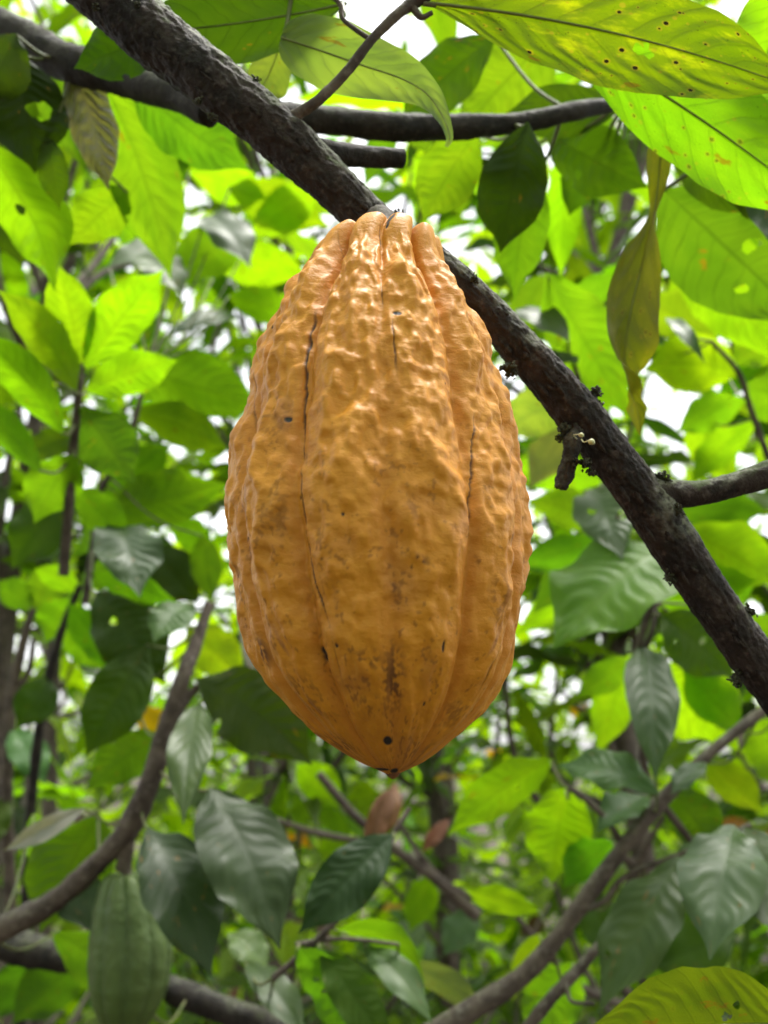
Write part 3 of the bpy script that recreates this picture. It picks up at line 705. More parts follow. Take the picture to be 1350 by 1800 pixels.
# leaves carried by the twig above the limb
tip_pt = at(745, 6, .40)
leaf(br, 752, 6, 1430, 168, 172, 'L', .40, n=nrm(FWD * 1.0 + UP * .25), arch=.0, side=-46, mat=M_SPOT, res=190, ribs=40, rib=True, to=tip_pt, fold=.10, corr=.025, wave=.10, holes=[(.58, .545, .075, .017), (.61, .565, .05, .014)], label='yellowing spotted leaf blade crossing the top right corner', col=(.105, .148, .008, .46))
leaf(br, 985, 60, 1480, 400, 175, 'L', .425, n=nrm(FWD * 1.0 + UP * .35), arch=.0, side=-30, mat=M_HALF, res=60, ribs=16, rib=True, to=at(800, -60, .40), fold=.10, corr=.02, wave=.12)
leaf(br, 492, 62, 796, 262, 118, 'P', .43, n=nrm(FWD + UP * .3), path=[(494, 66, 0), (560, 88, 0), (640, 116, -.005), (705, 138, -.012), (750, 165, -.02), (778, 205, -.026), (790, 240, -.03), (785, 258, -.03)], res=60, ribs=10, rib=True, to=at(525, -70, .447), fold=.10, corr=.025, wave=.12,
     prof=([0, .02, .08, .2, .4, .55, .68, .78, .88, .95, 1], [.3, .55, .85, 1, .72, .42, .24, .14, .09, .07, .05]))
leaf(br, 610, 6, 190, 60, 120, 'D', .43, n=nrm(FWD + UP * .5), side=-14, res=40, ribs=10, rib=True, to=at(600, 20, .402), fold=.08, corr=.03)
leaf(br, 1400, -60, 1330, 190, 150, 'L', .44, n=nrm(FWD + UP * .3), res=36, rib=True, fold=.1)
leaf(br, 496, 66, 436, 196, 84, 'P', .50, n=nrm(FWD + UP * .2 + RIGHT * .3), res=30, rib=True, col=(.11, .13, .05, .45))

# ------------------------------------------------------------------ neighbouring branches and shoots, near to far
def shoot(label, stems, rows, cat='branch', name='leafy_branch', group=None, mats=None, reach=0.4, **common):
    """stems: list of pixel paths [(px,py,depth,thickness)...]; rows: leaves"""
    r = root(name, at(*stems[0][0][:3]), label, cat, group)
    paths = []
    for i, s in enumerate(stems):
        o, p = branch(r, 'stem' if i == 0 else 'side_stem', s, (mats or [M_TWIG])[min(i, len(mats or [1]) - 1)], 110, 18, 0.16, 110, i * 2.3)
        paths.append(p)
    leaves_on(r, np.vstack(paths), rows, reach, **common)
    return r

H_ = dict(res=64, ribs=16)
# dark branch in the top left corner
shoot('dark blurred branch in the top left corner with hanging green leaves', [
  [(-60, 40, .62, 80), (40, 75, .60, 74), (120, 110, .58, 66), (210, 135, .56, 62), (290, 160, .53, 56), (370, 200, .50, 44)]], [
  (20, 85, 62, 305, 150, 'X', .56, dict(nx=.2, holes=[(.66, .5, .13, .085)], res=90, ribs=26)),
  (-60, 225, 96, 512, 175, 'Y', .60, dict(side=-20, **H_)),
  (55, 110, 150, 300, 90, 'G', .62, dict(**H_)),
  (120, 100, 190, 335, 92, 'U', .58, dict(nx=.35, corr=.12, **H_)),
  (175, 130, 300, 492, 165, 'L', .66, dict(side=-26, **H_)),
  (230, 150, 440, 300, 135, 'G', .64, dict(side=20, **H_)),
  (225, 335, 118, 432, 96, 'Y', .72, dict(**H_)),
  (85, 235, 105, 370, 60, 'D', .58, dict(**H_)),
  (-10, 300, 40, 470, 90, 'D', .70, {}),
  (60, 270, 110, 400, 46, 'T', .75, {}),
  (30, 60, -30, 190, 90, 'D', .55, {}),
  (300, 60, 130, 120, 90, 'X', .50, dict(**H_)),
], mats=[M_BARK_DARK])

# branch crossing behind to the right
shoot('slender dark branch running sideways behind the diagonal limb near the top', [
  [(480, 205, .50, 50), (560, 212, .51, 46), (650, 220, .52, 48), (740, 224, .53, 46), (830, 222, .54, 42), (920, 215, .55, 36), (1010, 196, .56, 30), (1100, 180, .58, 26)]], [
  (928, 215, 880, 444, 122, 'X', .53, dict(nx=-.1, **H_)),
  (945, 300, 905, 528, 120, 'G', .60, dict(side=12, **H_)),
  (838, 232, 742, 392, 128, 'L', .62, dict(**H_)),
  (872, 62, 706, 214, 126, 'D', .60, dict(**H_)),
  (1000, 40, 800, 250, 150, 'L', .68, dict(**H_)),
  (1095, 190, 880, 205, 100, 'D', .60, dict(**H_)),
  (960, 230, 1140, 330, 110, 'D', .64, dict(**H_)),
  (1000, 240, 985, 492, 78, 'Y', .74, dict(**H_)),
  (1050, 250, 1000, 380, 80, 'D', .72, {}),
  (1080, 200, 1030, 360, 90, 'G', .80, {}),
  (700, 190, 640, 330, 60, 'G', .9, {}),
], mats=[M_BARK_DARK])

# twisted dying leaf hanging top right, on its own shoot with broad leaves
tw_r = shoot('shoot with a twisted olive-brown leaf hanging at upper right and broad green leaves', [
  [(1460, 90, .52, 24), (1330, 160, .51, 20), (1230, 190, .50, 17), (1165, 205, .49, 14)]], [
  (1160, 330, 1420, 575, 210, 'G', .60, dict(side=14, **H_)),
  (1290, 190, 1400, 420, 150, 'D', .56, dict(**H_)),
  (1175, 230, 1330, 380, 110, 'D', .58, dict(**H_)),
  (1200, 380, 1370, 640, 170, 'Y', .78, dict(**H_)),
  (1340, 250, 1380, 480, 120, 'T', .57, dict(**H_)),
])
leaf(tw_r, 1168, 205, 1124, 762, 92, 'O', .49, n=-FWD, path=[(1168, 205, 0), (1160, 285, .0), (1152, 360, .0), (1132, 450, 0), (1108, 550, -.005), (1098, 620, -.01), (1106, 680, -.01), (1120, 720, -.008), (1125, 765, -.005)], res=80, ribs=10, rib=True, to=at(1180, 200, .49), fold=.6, corr=.05, wave=.4, dt=.01,
     prof=([0, .04, .12, .2, .27, .35, .48, .6, .7, .76, .82, .87, .93, 1], [.3, .42, .45, .30, .22, .7, 1.0, .95, .62, .34, .26, .38, .2, .02]),
     twist=([0, .2, .28, .5, .66, .74, .80, .86, 1], [.2, .5, 1.0, .1, -.4, -1.3, -2.2, -2.9, -3.3]), mat=M_HALF, label='twisted dying olive leaf with a black tip')

# bright right-hand cluster
shoot('bright yellow-green leaves on a thin twig at the right edge', [
  [(1365, 850, .95, 12), (1345, 790, .95, 11), (1320, 720, .94, 10), (1298, 655, .92, 9), (1250, 600, .92, 7)]], [
  (1300, 660, 1130, 650, 120, 'Y', .92, dict(side=24)), (1290, 640, 1420, 560, 110, 'Y', .95), (1305, 680, 1440, 720, 110, 'Y', .95),
  (1310, 700, 1190, 760, 80, 'L', .98), (1255, 600, 1120, 520, 90, 'L', .98), (1330, 740, 1215, 850, 84, 'Y', 1.0), (1335, 770, 1420, 850, 90, 'L', 1.0),
  (1215, 720, 1290, 860, 90, 'Y', 1.05), (1260, 610, 1180, 470, 80, 'Y', 1.05), (1180, 620, 1085, 560, 26, 'S', .95, dict(ny=.3)), (1170, 560, 1240, 640, 30, 'S', .9, dict(ny=.3))])
shoot('leaves behind the limb just right of the ripe pod, two of them shining pale', [
  [(1105, 1000, .92, 12), (1075, 880, .92, 11), (1030, 720, .90, 10), (1000, 600, .88, 8), (960, 470, .88, 7)]], [
  (960, 480, 1110, 740, 150, 'L', .80, dict(**H_)), (1000, 600, 905, 545, 78, 'S', .80, dict(ny=.3)), (1000, 620, 985, 640, 60, 'S', .85),
  (1010, 700, 880, 760, 110, 'P', .86, dict(**H_)), (1020, 740, 930, 860, 90, 'P', .90), (1040, 860, 1095, 985, 118, 'S', .88, dict(ny=.3, **H_)),
  (1085, 930, 925, 880, 84, 'L', .92, dict(**H_)), (1080, 960, 900, 1000, 80, 'G', .95), (1095, 900, 1215, 950, 70, 'G', .95), (980, 560, 1100, 480, 60, 'L', .98),
  (960, 480, 900, 600, 80, 'G', 1.0), (1000, 560, 1050, 700, 90, 'Y', 1.0), (1060, 850, 890, 815, 90, 'L', 1.0), (1080, 960, 935, 1080, 90, 'G', 1.02), (1085, 1010, 900, 1120, 80, 'Y', 1.05), (1090, 990, 980, 960, 70, 'Y', 1.05)], reach=.5)
shoot('big leaves hanging behind the limb at the lower right, one with a soft sheen', [
  [(1230, 1500, .86, 13), (1140, 1370, .86, 14), (1130, 1250, .86, 15), (1122, 1150, .85, 15), (1150, 1050, .84, 12), (1195, 960, .83, 10)],
  [(1124, 1160, .85, 12), (1146, 1110, .85, 9), (1155, 1060, .86, 7)]], [
  (1200, 955, 972, 1140, 176, 'S', .80, dict(col=(.06, .12, .015, .42), **H_)), (1160, 1080, 1290, 1190, 130, 'D', .84, dict(**H_)), (1130, 1130, 1152, 1378, 96, 'T', .86, dict(nx=.2, **H_)),
  (1150, 1070, 1330, 1020, 120, 'L', .95), (1200, 930, 1370, 1030, 120, 'L', .95), (1190, 900, 1350, 900, 90, 'G', .98),
  (1120, 1160, 1010, 1230, 70, 'G', .95), (1130, 1170, 1300, 1320, 170, 'L', .95, dict(**H_)), (1110, 1150, 1050, 1330, 90, 'Y', 1.0), (1250, 1080, 1340, 1190, 60, 'B', 1.0),
  (1330, 950, 1230, 1100, 100, 'L', 1.05), (1290, 1080, 1400, 1180, 90, 'L', 1.0)])

# left fan of young leaves
shoot('fan of bright young leaves on an upright stem at the left', [
  [(112, 1010, .84, 18), (120, 900, .83, 17), (128, 800, .82, 16), (138, 690, .80, 14), (142, 640, .80, 9)]], [
  (140, 645, 100, 462, 96, 'Y', .80, dict(**H_)), (148, 650, 288, 474, 96, 'Y', .80, dict(**H_)), (134, 690, -6, 508, 88, 'Y', .78, dict(side=16, **H_)), (112, 765, -50, 575, 92, 'Y', .78, dict(side=14, **H_)),
  (72, 830, -60, 690, 70, 'L', .76, dict(**H_)), (150, 690, 312, 634, 84, 'Y', .82, dict(**H_)), (140, 715, 236, 850, 128, 'G', .80, dict(**H_)), (132, 800, 60, 920, 100, 'G', .80), (150, 760, 30, 800, 60, 'D', .84),
  (126, 860, 20, 1000, 110, 'D', .86), (130, 860, 220, 960, 90, 'G', .86)])
shoot('broad mid-green leaves left of the ripe pod at half height', [
  [(150, 1060, .98, 14), (165, 950, .97, 13), (175, 870, .96, 12), (230, 760, .95, 10), (260, 640, .95, 8)]], [
  (168, 900, 400, 850, 120, 'G', .94, dict(side=26, **H_)), (200, 640, 470, 720, 140, 'L', .98, dict(side=24, **H_)), (230, 720, 400, 790, 90, 'L', 1.0), (180, 880, 300, 780, 80, 'G', .98),
  (205, 920, 246, 1050, 118, 'S', .90, dict(ny=.3, **H_)), (160, 1005, 318, 1062, 62, 'L', .88, dict(side=20, **H_)), (170, 1040, 290, 1200, 130, 'X', .92, dict(**H_)), (255, 960, 350, 1060, 100, 'X', 1.0),
  (355, 940, 372, 1060, 64, 'G', .95), (300, 910, 370, 980, 70, 'L', 1.0), (240, 450, 320, 520, 80, 'S', 1.0, dict(ny=.3)), (190, 470, 320, 440, 70, 'S', 1.05, dict(ny=.3)), (360, 380, 440, 470, 90, 'S', 1.05, dict(ny=.3)),
  (300, 480, 430, 420, 90, 'L', 1.05), (300, 590, 430, 560, 60, 'S', 1.05, dict(ny=.4)), (280, 560, 170, 620, 70, 'G', 1.0), (260, 870, 130, 980, 90, 'G', 1.0), (400, 330, 580, 400, 90, 'Y', 1.1), (440, 420, 560, 330, 80, 'L', 1.15), (380, 470, 540, 480, 80, 'Y', 1.15), (330, 300, 470, 350, 80, 'L', 1.1), (400, 520, 520, 560, 70, 'Y', 1.1)], group=None)

# branch carrying the unripe pod
lb = shoot('brown branch curving up at lower left beside the green pod with large drooping dark leaves', [
  [(-60, 1660, .80, 46), (20, 1625, .80, 43), (100, 1580, .80, 39), (170, 1518, .80, 37), (225, 1457, .80, 40), (262, 1380, .80, 39), (290, 1290, .81, 34), (318, 1200, .82, 29), (345, 1130, .84, 24), (368, 1060, .86, 16)],
  [(300, 1265, .81, 22), (345, 1210, .82, 14), (385, 1190, .80, 10)], [(235, 1445, .80, 22), (222, 1490, .80, 26), (215, 1530, .80, 24)]], [
  (368, 1385, 492, 1668, 158, 'T', .76, dict(nx=.1, corr=.012, **H_)), (262, 1455, 372, 1718, 128, 'T', .76, dict(nx=.05, corr=.012, **H_)), (352, 1235, 322, 1450, 82, 'T', .78, dict(ny=.2, corr=.012, **H_)),
  (345, 1195, 548, 1345, 150, 'X', .78, dict(side=30, **H_)), (175, 1430, 70, 1640, 160, 'G', .86, dict(**H_)), (150, 1420, 6, 1496, 42, 'W', .78, dict(fold=.5)), (285, 1290, 150, 1390, 110, 'G', .9, dict(**H_)),
  (260, 1130, 150, 1330, 120, 'D', .9, dict(**H_)), (330, 1060, 270, 1130, 86, 'S', .86, dict(**H_)), (130, 1540, 160, 1640, 90, 'T', .88), (90, 1640, 300, 1800, 150, 'G', .9, dict(**H_)),
  (330, 1100, 430, 1200, 100, 'L', .95), (240, 1240, 300, 1310, 60, 'A', .95, dict(col=(.28, .16, .01, .4))), (60, 1430, 90, 1560, 80, 'L', .95), (200, 1180, 120, 1060, 80, 'G', .95)])
gp = at(222, 1535, .80); gl = at(232, 1815, .80)
GZ = gp[2] - gl[2]
gzp = gp[2] - GZ * np.array([.025, .008, 0, .008, .03, .10, .22, .38, .52, .66, .78, .88, .95, 1.0])
gR = 0.5 * 142 * .80 / F
grr = gR * np.array([.10, .20, .36, .48, .58, .72, .87, .98, 1.0, .95, .80, .56, .32, .05])
FG = [(i * 36 + 8, .0024 if i % 2 == 0 else .0017, .16) for i in range(10)]
gP, *rest = build_husk(gzp, grr, lambda z: gp[0] + (gl[0] - gp[0]) * (gp[2] - z) / GZ + .006 * np.sin(np.clip((gp[2] - z) / GZ, 0, 1) * 3.0), lambda z: 0 * z, gp[1], FG, 240, 170, False, 3.0, .30)
gpod = root('cocoa_pod', gp, 'unripe dull green cocoa pod hanging in the lower left, out of focus', 'cocoa pod')
add('husk', gP.reshape(-1, 3), grid_quads(170, 240)[:, ::-1], gpod, gp, None, {'groove': rest[3].ravel()}, pod_material('unripe_husk', False))
v, q, uv, up = tube([gp - [0, 0, .012], gp + [0, 0, .008], at(226, 1490, .80)], [.0045, .0042, .0050], 14, 12, .1, 200)
add('stalk', v, q, gpod, gp, uv, {'up': up}, M_TWIG)
shoot('dark horizontal branch below the green pod along the bottom left', [
  [(-60, 1640, .98, 60), (60, 1672, .97, 56), (160, 1692, .96, 50), (260, 1722, .95, 46), (360, 1762, .94, 44), (470, 1800, .93, 42), (560, 1840, .92, 40)]], [
  (150, 1690, 20, 1800, 120, 'G', .98), (60, 1690, -20, 1800, 90, 'G', 1.0), (260, 1770, 120, 1830, 40, 'P', .8)], mats=[M_BARK_DARK])

# bottom centre
shoot('leaves at the bottom centre below the ripe pod, one dark blade pointing down left', [
  [(480, 1720, .72, 12), (560, 1650, .72, 11), (640, 1560, .72, 11), (690, 1470, .72, 11), (720, 1420, .73, 9)],
  [(520, 1660, .72, 9), (600, 1650, .72, 8), (700, 1660, .72, 6)]], [
  (690, 1466, 524, 1642, 108, 'X', .70, dict(col=(.022, .05, .008, .30), **H_)), (520, 1668, 650, 1850, 130, 'G', .70, dict(**H_)), (590, 1635, 748, 1730, 66, 'L', .72, dict(side=-34, arch=.2)), (640, 1660, 760, 1800, 60, 'S', .74, dict(ny=.2)),
  (560, 1665, 690, 1850, 80, 'D', .71, dict(**H_)), (430, 1690, 540, 1830, 60, 'T', .8), (700, 1690, 860, 1790, 70, 'P', .8), (470, 1700, 400, 1640, 50, 'S', .9), (640, 1500, 690, 1380, 46, 'B', .95, dict(fold=.5))])
shoot('slanting thin twig with a curled brown leaf below the tip of the ripe pod', [
  [(560, 1360, 1.25, 14), (620, 1430, 1.25, 15), (690, 1490, 1.25, 18), (760, 1540, 1.25, 20), (840, 1610, 1.25, 22)],
  [(480, 1440, 1.25, 10), (560, 1465, 1.25, 11), (640, 1480, 1.25, 12)], [(690, 1430, 1.25, 9), (760, 1530, 1.25, 10), (830, 1580, 1.25, 10)]], [
  (694, 1375, 664, 1480, 36, 'B', 1.2, dict(fold=.5, arch=.2)), (790, 1440, 740, 1500, 28, 'B', 1.2), (600, 1420, 520, 1340, 80, 'Y', 1.3), (640, 1440, 640, 1370, 70, 'Y', 1.35), (560, 1470, 640, 1540, 70, 'Y', 1.35),
  (760, 1540, 720, 1640, 70, 'Y', 1.35), (520, 1460, 560, 1390, 60, 'L', 1.4), (840, 1600, 780, 1680, 60, 'S', 1.3)])

# lower right branch
shoot('grey-brown branch slanting up across the lower right with drooping leaves', [
  [(740, 1830, .74, 40), (830, 1775, .74, 37), (930, 1705, .75, 33), (1000, 1620, .76, 30), (1055, 1545, .77, 28), (1110, 1470, .78, 28), (1160, 1410, .79, 26), (1240, 1330, .80, 20), (1340, 1250, .82, 17), (1430, 1180, .84, 15)],
  [(1020, 1600, .76, 12), (1060, 1585, .76, 10), (1100, 1540, .77, 9), (1200, 1500, .77, 9), (1320, 1450, .77, 10)], [(1100, 1490, .78, 10), (1065, 1440, .78, 11), (1025, 1400, .79, 12), (1000, 1385, .80, 9)]], [
  (1158, 1396, 978, 1348, 86, 'S', .74, dict(ny=.25, side=-14, **H_)), (1140, 1400, 1050, 1462, 52, 'S', .80, dict(ny=.5)), (972, 1335, 786, 1470, 104, 'Y', .86, dict(**H_)), (995, 1385, 968, 1556, 140, 'Y', .88, dict(**H_)),
  (1180, 1390, 1260, 1500, 110, 'G', .86, dict(**H_)), (1290, 1450, 1248, 1688, 140, 'S', .70, dict(ny=.2, corr=.012, **H_)), (1310, 1455, 1420, 1690, 150, 'T', .72, dict(corr=.012, **H_)), (1195, 1505, 1052, 1780, 100, 'T', .74, dict(side=20, **H_)),
  (1080, 1480, 990, 1560, 100, 'G', .86), (950, 1600, 815, 1562, 62, 'Y', .9, dict(side=-20)), (950, 1640, 902, 1760, 56, 'Y', .9), (1010, 1690, 930, 1840, 120, 'L', .95, dict(**H_)), (1130, 1620, 1180, 1760, 90, 'G', .95, dict(**H_)),
  (1220, 1480, 1180, 1600, 60, 'T', .85), (1240, 1340, 1180, 1400, 36, 'S', .78, dict(ny=.4)), (1300, 1290, 1200, 1180, 90, 'L', .95), (1330, 1260, 1400, 1400, 110, 'L', .92), (1240, 1340, 1340, 1430, 80, 'Y', .95), (1150, 1700, 1300, 1640, 90, 'D', .95), (1020, 1560, 1100, 1700, 90, 'D', .95)])
shoot('thin bare grey twig beside the slanting lower right branch', [
  [(900, 1840, .72, 22), (965, 1760, .72, 21), (1020, 1700, .73, 19), (1062, 1652, .74, 17)], [(995, 1728, .72, 9), (1005, 1760, .71, 7), (1045, 1765, .70, 6)]], [], cat='twig', name='bare_twig')
nr = root('leafy_branch', at(1520, 1760, .40), 'sharp olive-green leaf with small holes in the bottom right corner', 'branch')
o_, p_ = branch(nr, 'stem', [(1520, 1760, .40, 22), (1470, 1785, .40, 18), (1425, 1800, .40, 14)], M_TWIG, 30, 14)
leaf(nr, 1420, 1800, 1024, 1812, 226, 'G', .40, n=nrm(FWD + UP * .12), side=8, res=220, ribs=64, rib=True, to=at(1470, 1785, .40), fold=.06, corr=.012, wave=.08, mat=M_FINE, arch=0, holes=[(.67, .315, .034, .017), (.565, .36, .036, .020), (.585, .37, .03, .014)], col=(.075, .10, .010, .50))
# left saplings
shoot('thin dark upright sapling stem at the far left', [
  [(30, 1900, 1.1, 20), (44, 1640, 1.1, 20), (52, 1450, 1.1, 18), (75, 1240, 1.1, 17), (105, 1120, 1.1, 15), (140, 1030, 1.1, 11)]], [
  (140, 1040, 60, 1000, 60, 'L', 1.1), (130, 1050, 80, 1130, 80, 'L', 1.1), (140, 1030, 210, 1000, 60, 'G', 1.1), (110, 1110, 190, 1180, 80, 'G', 1.15), (90, 1190, 30, 1280, 80, 'D', 1.1)], cat='sapling', name='cacao_sapling', mats=[M_BARK_DARK])
shoot('greyish forked sapling stem at the left edge', [
  [(10, 1900, 1.3, 18), (18, 1600, 1.3, 20), (12, 1380, 1.3, 20), (22, 1230, 1.3, 18), (40, 1130, 1.3, 16), (58, 1070, 1.3, 12)], [(24, 1225, 1.3, 12), (50, 1180, 1.3, 12), (60, 1120, 1.3, 8)]], [
  (55, 1075, 0, 1020, 70, 'G', 1.3), (58, 1070, 110, 1000, 70, 'L', 1.3), (20, 1280, 80, 1380, 60, 'S', 1.3), (15, 1400, -40, 1500, 70, 'D', 1.3)], cat='sapling', name='cacao_sapling')

# ------------------------------------------------------------------ cacao trees standing behind
def proto(seed, droop, fold):
    rs = 14; t = np.linspace(0, 1, rs)
    C = np.stack([0.05 * math.sin(seed) * t * (1 - t), t * (1 - .06 * droop), droop * (0.25 * t - 0.6 * t ** 2)], -1)
    Tg = np.gradient(C, axis=0); Tg /= np.linalg.norm(Tg, axis=1)[:, None]
    W = np.tile([1.0, 0, 0], (rs, 1)); W -= Tg * np.sum(W * Tg, 1)[:, None]; NN = np.cross(W, Tg)
    V, Q, U_ = blade(C, W, NN, 0.175, rs, 4, fold, 0.05, 0.22, seed * 5.7)
    return mesh_from('leaf', V, Q, U_, None, M_LEAF)
PROT = [proto(i + 1, [0.1, .35, .6, .8, .25][i % 5], [.1, .3, .2][i % 3]) for i in range(10)]
PROT_S = [m_.copy() for m_ in PROT[:5]]
for m_ in PROT_S: m_.materials[0] = M_SHINE
TINT = [('Y', .34), ('L', .25), ('G', .16), ('D', .13), ('S', .12)]
def pick(rg, low):
    u = rg.random()
    if low: tb = [('Y', .26), ('L', .24), ('G', .19), ('D', .16), ('S', .12), ('A', .01), ('B', .02)]
    else: tb = TINT
    for k, p in tb:
        if u < p: return k
        u -= p
    return 'G'
def orient(axis, nup, rg):
    a = nrm(axis); x = nrm(np.cross(a, nup)); z = np.cross(x, a)
    return Matrix(((x[0], a[0], z[0]), (x[1], a[1], z[1]), (x[2], a[2], z[2])))
def tree(label, tx, ty, height, clusters, seed, trad=.023):
    rg = np.random.default_rng(seed)
    b = np.array([tx, ty, 0.0]); r = root('cacao_tree', b, label, 'tree', 'cacao trees behind the pod')
    tp = np.array([b + [0, 0, -.05], b + [.03, 0, height * .35], b + [-.03, .03, height * .7], b + [0, .02, height]])
    v, q, uv, up = tube(tp, [trad * 1.25, trad, trad * .85, trad * .5], 60, 18, .10, 60, True, seed)
    add('trunk', v, q, r, b, uv, {'up': up}, M_TWIG)
    path = resample(tp, 60); n_ = 0
    for (px, py, d) in clusters:
        c = at(px, py, d)
        zz = c[2] - rg.uniform(.05, .5); j = int(np.argmin(np.abs(path[:, 2] - max(.15, zz)))); s = path[j]
        m = (s + c) / 2 + np.array([rg.normal() * .05, rg.normal() * .05, -.06])
        v, q, uv, up = tube([s, m, c], [.010, .007, .0035], 16, 7, .08, 120, True, seed)
        add('limb', v, q, r, s, uv, {'up': up}, M_TWIG)
        out = nrm(c - m); nl = rg.integers(9, 13); az0 = rg.uniform(0, 6.3)
        for k in range(nl):
            if n_ >= 290: break
            az = az0 + k * 2.4; el = rg.uniform(-.95, .25)
            ax = nrm(np.array([math.cos(az) * math.cos(el), math.sin(az) * math.cos(el), math.sin(el)]) + out * .25)
            p = c - out * .03 * k + rg.normal(size=3) * .012
            nup = nrm(np.array([0, 0, 1.0]) + rg.normal(size=3) * .25)
            kd = pick(rg, py > 1050); pr_ = PROT_S if kd == 'S' else PROT
            o = bpy.data.objects.new('leaf', pr_[rg.integers(len(pr_))]); COL.objects.link(o); o.parent = r
            cc = K[kd]; jt = math.exp(.36 * rg.normal()); o.color = (cc[0] * jt * (1 + .1 * rg.normal()), cc[1] * jt, cc[2], cc[3])
            L = rg.uniform(.14, .26)
            o.matrix_local = Matrix.Translation(Vector(p - b)) @ orient(ax, nup, rg).to_4x4() @ Matrix.Diagonal((L * rg.uniform(.5, .82), L, L, 1))
            n_ += 1
    return r

TREES = [('slim cacao tree with drooping leaves behind the young leaf fan at far left', -.62, 1.55, 2.3), ('cacao tree behind the left side of the ripe pod', -.22, 1.9, 2.7), ('cacao tree straight behind the tip of the ripe pod', .12, 2.3, 2.8),
         ('cacao tree behind the limb at the right of the pod', .48, 1.8, 2.5), ('cacao tree at the far right edge behind the slanting branch', .95, 2.0, 2.6), ('farther cacao tree seen between the left stems', -.95, 2.7, 2.9), ('farther cacao tree seen right of the pod tip', .75, 3.0, 3.0),
         ('distant cacao tree left of the ripe pod, behind the broad mid-green leaves', -.45, 3.2, 3.0), ('distant cacao tree at the right edge behind the bright leaf cluster', 1.35, 2.9, 3.0), ('distant cacao tree hidden largely by the ripe pod', .2, 3.3, 3.2)]
rgc = np.random.default_rng(21)
cl = {i: [] for i in range(len(TREES))}
GAPS = [(610, 105, 165), (740, 345, 75), (815, 400, 75), (690, 40, 120)]
stepx, stepy = 110, 104
for iy, py in enumerate(range(-100, 1960, stepy)):
    for ix, px in enumerate(range(-90, 1500, stepx)):
        x = px + rgc.uniform(-50, 50) + (iy % 2) * 60; y = py + rgc.uniform(-45, 45)
        if any((x - a) ** 2 + (y - b_) ** 2 < c ** 2 for a, b_, c in GAPS): continue
        if y < 400 and 520 < x < 880 and rgc.random() < .65: continue
        if y < 120 and rgc.random() < .35: continue
        d = 1.3 + 2.3 * rgc.random() ** .7
        c = at(x, y, d)
        if c[2] < .12: continue
        sc_ = [abs(c[0] - t[1]) + .7 * abs(c[1] - t[2]) for t in TREES]
        cl[int(np.argmin(sc_))].append((x, y, d))
for i, (lb_, tx_, ty_, h_) in enumerate(TREES): tree(lb_, tx_, ty_, h_, cl[i], 60 + i)

# ------------------------------------------------------------------ far foliage that reads as one mass
rgf = np.random.default_rng(5)
base_v = np.array([[0, 0, 0], [-.14, .3, .02], [.14, .3, .02], [-.17, .6, -.02], [.17, .6, -.02], [0, 1.0, -.12], [0, .3, -.02], [0, .6, -.05]])
base_q = np.array([[0, 6, 1, 1], [0, 2, 6, 6], [1, 6, 7, 3], [6, 2, 4, 7], [3, 7, 5, 5], [7, 4, 5, 5]])
NF = 11500
Vs = []; Qs = []
for i in range(NF):
    x = rgf.uniform(-1, 1); yy = rgf.uniform(3.6, 9.0); X_ = x * (.62 * yy + .6); z = abs(rgf.normal()) * 1.3 if rgf.random() < .6 else rgf.uniform(.2, 1.8 + 1.0 * yy)
    z = z + .1 + .3 * pn(X_ * .6, yy * .6, 1.0)
    rel = np.array([X_, yy, z]) - CAM; dd = rel @ FWD; qx, qy = 675 + F * (rel @ RIGHT) / dd, 900 - F * (rel @ UP) / dd
    if qy < 390 and 500 < qx < 850 and rgf.random() < .8: continue
    az = rgf.uniform(0, 6.3); el = rgf.uniform(-1.0, .2)
    a = np.array([math.cos(az) * math.cos(el), math.sin(az) * math.cos(el), math.sin(el)]); nu = nrm(np.array([0, 0, 1.0]) + rgf.normal(size=3) * .3)
    xx = nrm(np.cross(a, nu)); zz = np.cross(xx, a); L = rgf.uniform(.18, .32)
    Vs.append(np.array([X_, yy, z]) + L * (base_v[:, :1] * xx + base_v[:, 1:2] * a + base_v[:, 2:] * zz))
tri = np.array([[0, 6, 1], [0, 2, 6], [1, 6, 7], [1, 7, 3], [6, 2, 4], [6, 4, 7], [3, 7, 5], [7, 4, 5]])
NF = len(Vs)
allq = (np.arange(NF)[:, None, None] * 8 + tri[None]).reshape(-1, 3)
uvf = np.tile(np.stack([base_v[:, 0] / .36 + .5, base_v[:, 1]], -1), (NF, 1))
g = G('far_leaves'); geo = g.node('ShaderNodeNewGeometry')
rnd = geo.outputs['Random Per Island']
c = g.mix(g.ramp(rnd, .1, .9), (.035, .07, .006), (.20, .28, .010))
p = g.node('ShaderNodeBsdfPrincipled'); g.l.new(c, p.inputs['Base Color']); p.inputs['Roughness'].default_value = .55; p.inputs['Specular IOR Level'].default_value = .25
t = g.node('ShaderNodeBsdfTranslucent'); g.l.new(g.mix(1.0, c, (2.3, 2.6, .35), 'MULTIPLY'), t.inputs[0])
mx = g.node('ShaderNodeMixShader'); mx.inputs[0].default_value = .6; g.l.new(p.outputs[0], mx.inputs[1]); g.l.new(t.outputs[0], mx.inputs[2])
fo = link('far_foliage', mesh_from('far_foliage', np.vstack(Vs), allq, uvf, None, g.out(mx.outputs[0])))
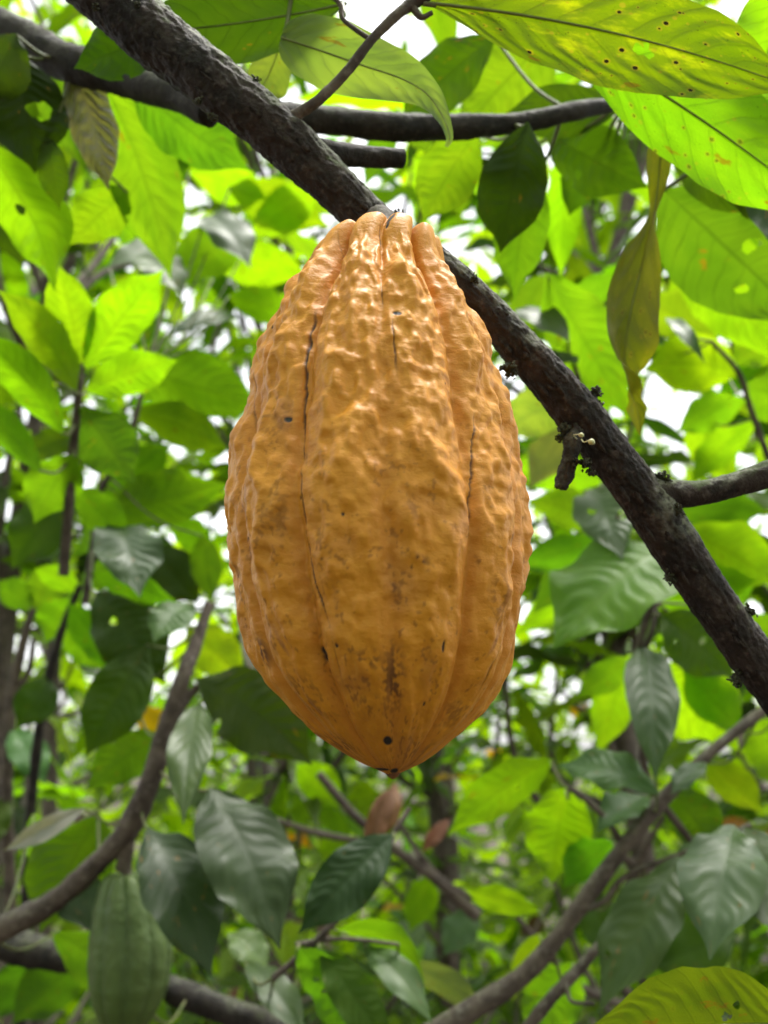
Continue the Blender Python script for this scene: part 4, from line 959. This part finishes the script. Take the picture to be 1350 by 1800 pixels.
fo['kind'] = 'stuff'; fo['label'] = 'distant mass of green plantation leaves filling the background'; fo['category'] = 'foliage'

# unseen leaves added overhead and behind the camera to shade the pod
NC = 0; Vs = []
rgk = np.random.default_rng(9)
while NC < 1900:
    az = rgk.uniform(-math.pi, math.pi); el = math.asin(rgk.uniform(.10, 1.0)); dist = rgk.uniform(1.5, 3.6)
    dv = np.array([math.sin(az) * math.cos(el), math.cos(az) * math.cos(el), math.sin(el)])
    rel = np.array([dv @ RIGHT, dv @ UP, dv @ FWD])
    if rel[2] > 0 and abs(rel[0] / rel[2]) < .62 and abs(rel[1] / rel[2]) < .78: continue      # in front of the lens the trees above stand instead
    if dv[1] > .12: continue
    c = CAM + dv * dist
    if pn(c[0] * .9, c[1] * .9, c[2] * .9 + 2) < -.05 + .22 * max(0, math.sin(el) - .55): continue   # open patches in the added leaves
    if dv @ np.array(sd) > math.cos(R(24)) + .06 * pn(dv[0] * 5, dv[1] * 5, dv[2] * 5): continue      # opening shaped towards the sun so its light reaches the pod
    a_ = rgk.uniform(0, 6.3); e_ = rgk.uniform(-1.0, .2)
    a = np.array([math.cos(a_) * math.cos(e_), math.sin(a_) * math.cos(e_), math.sin(e_)]); nu = nrm(np.array([0, 0, 1.0]) + rgk.normal(size=3) * .3)
    xx = nrm(np.cross(a, nu)); zz = np.cross(xx, a); L = rgk.uniform(.18, .30)
    Vs.append(c + L * (base_v[:, :1] * xx + base_v[:, 1:2] * a + base_v[:, 2:] * zz)); NC += 1
allq = (np.arange(NC)[:, None, None] * 8 + tri[None]).reshape(-1, 3)
uvf = np.tile(np.stack([base_v[:, 0] / .36 + .5, base_v[:, 1]], -1), (NC, 1))
co_ = link('added_shade_foliage', mesh_from('added_shade_foliage', np.vstack(Vs), allq, uvf, None, fo.data.materials[0]))
co_['kind'] = 'stuff'; co_['label'] = 'added leaves out of view overhead and behind the viewer, shading the pod'; co_['category'] = 'foliage'

for o in bpy.data.objects:
    if '_w' in o: del o['_w']
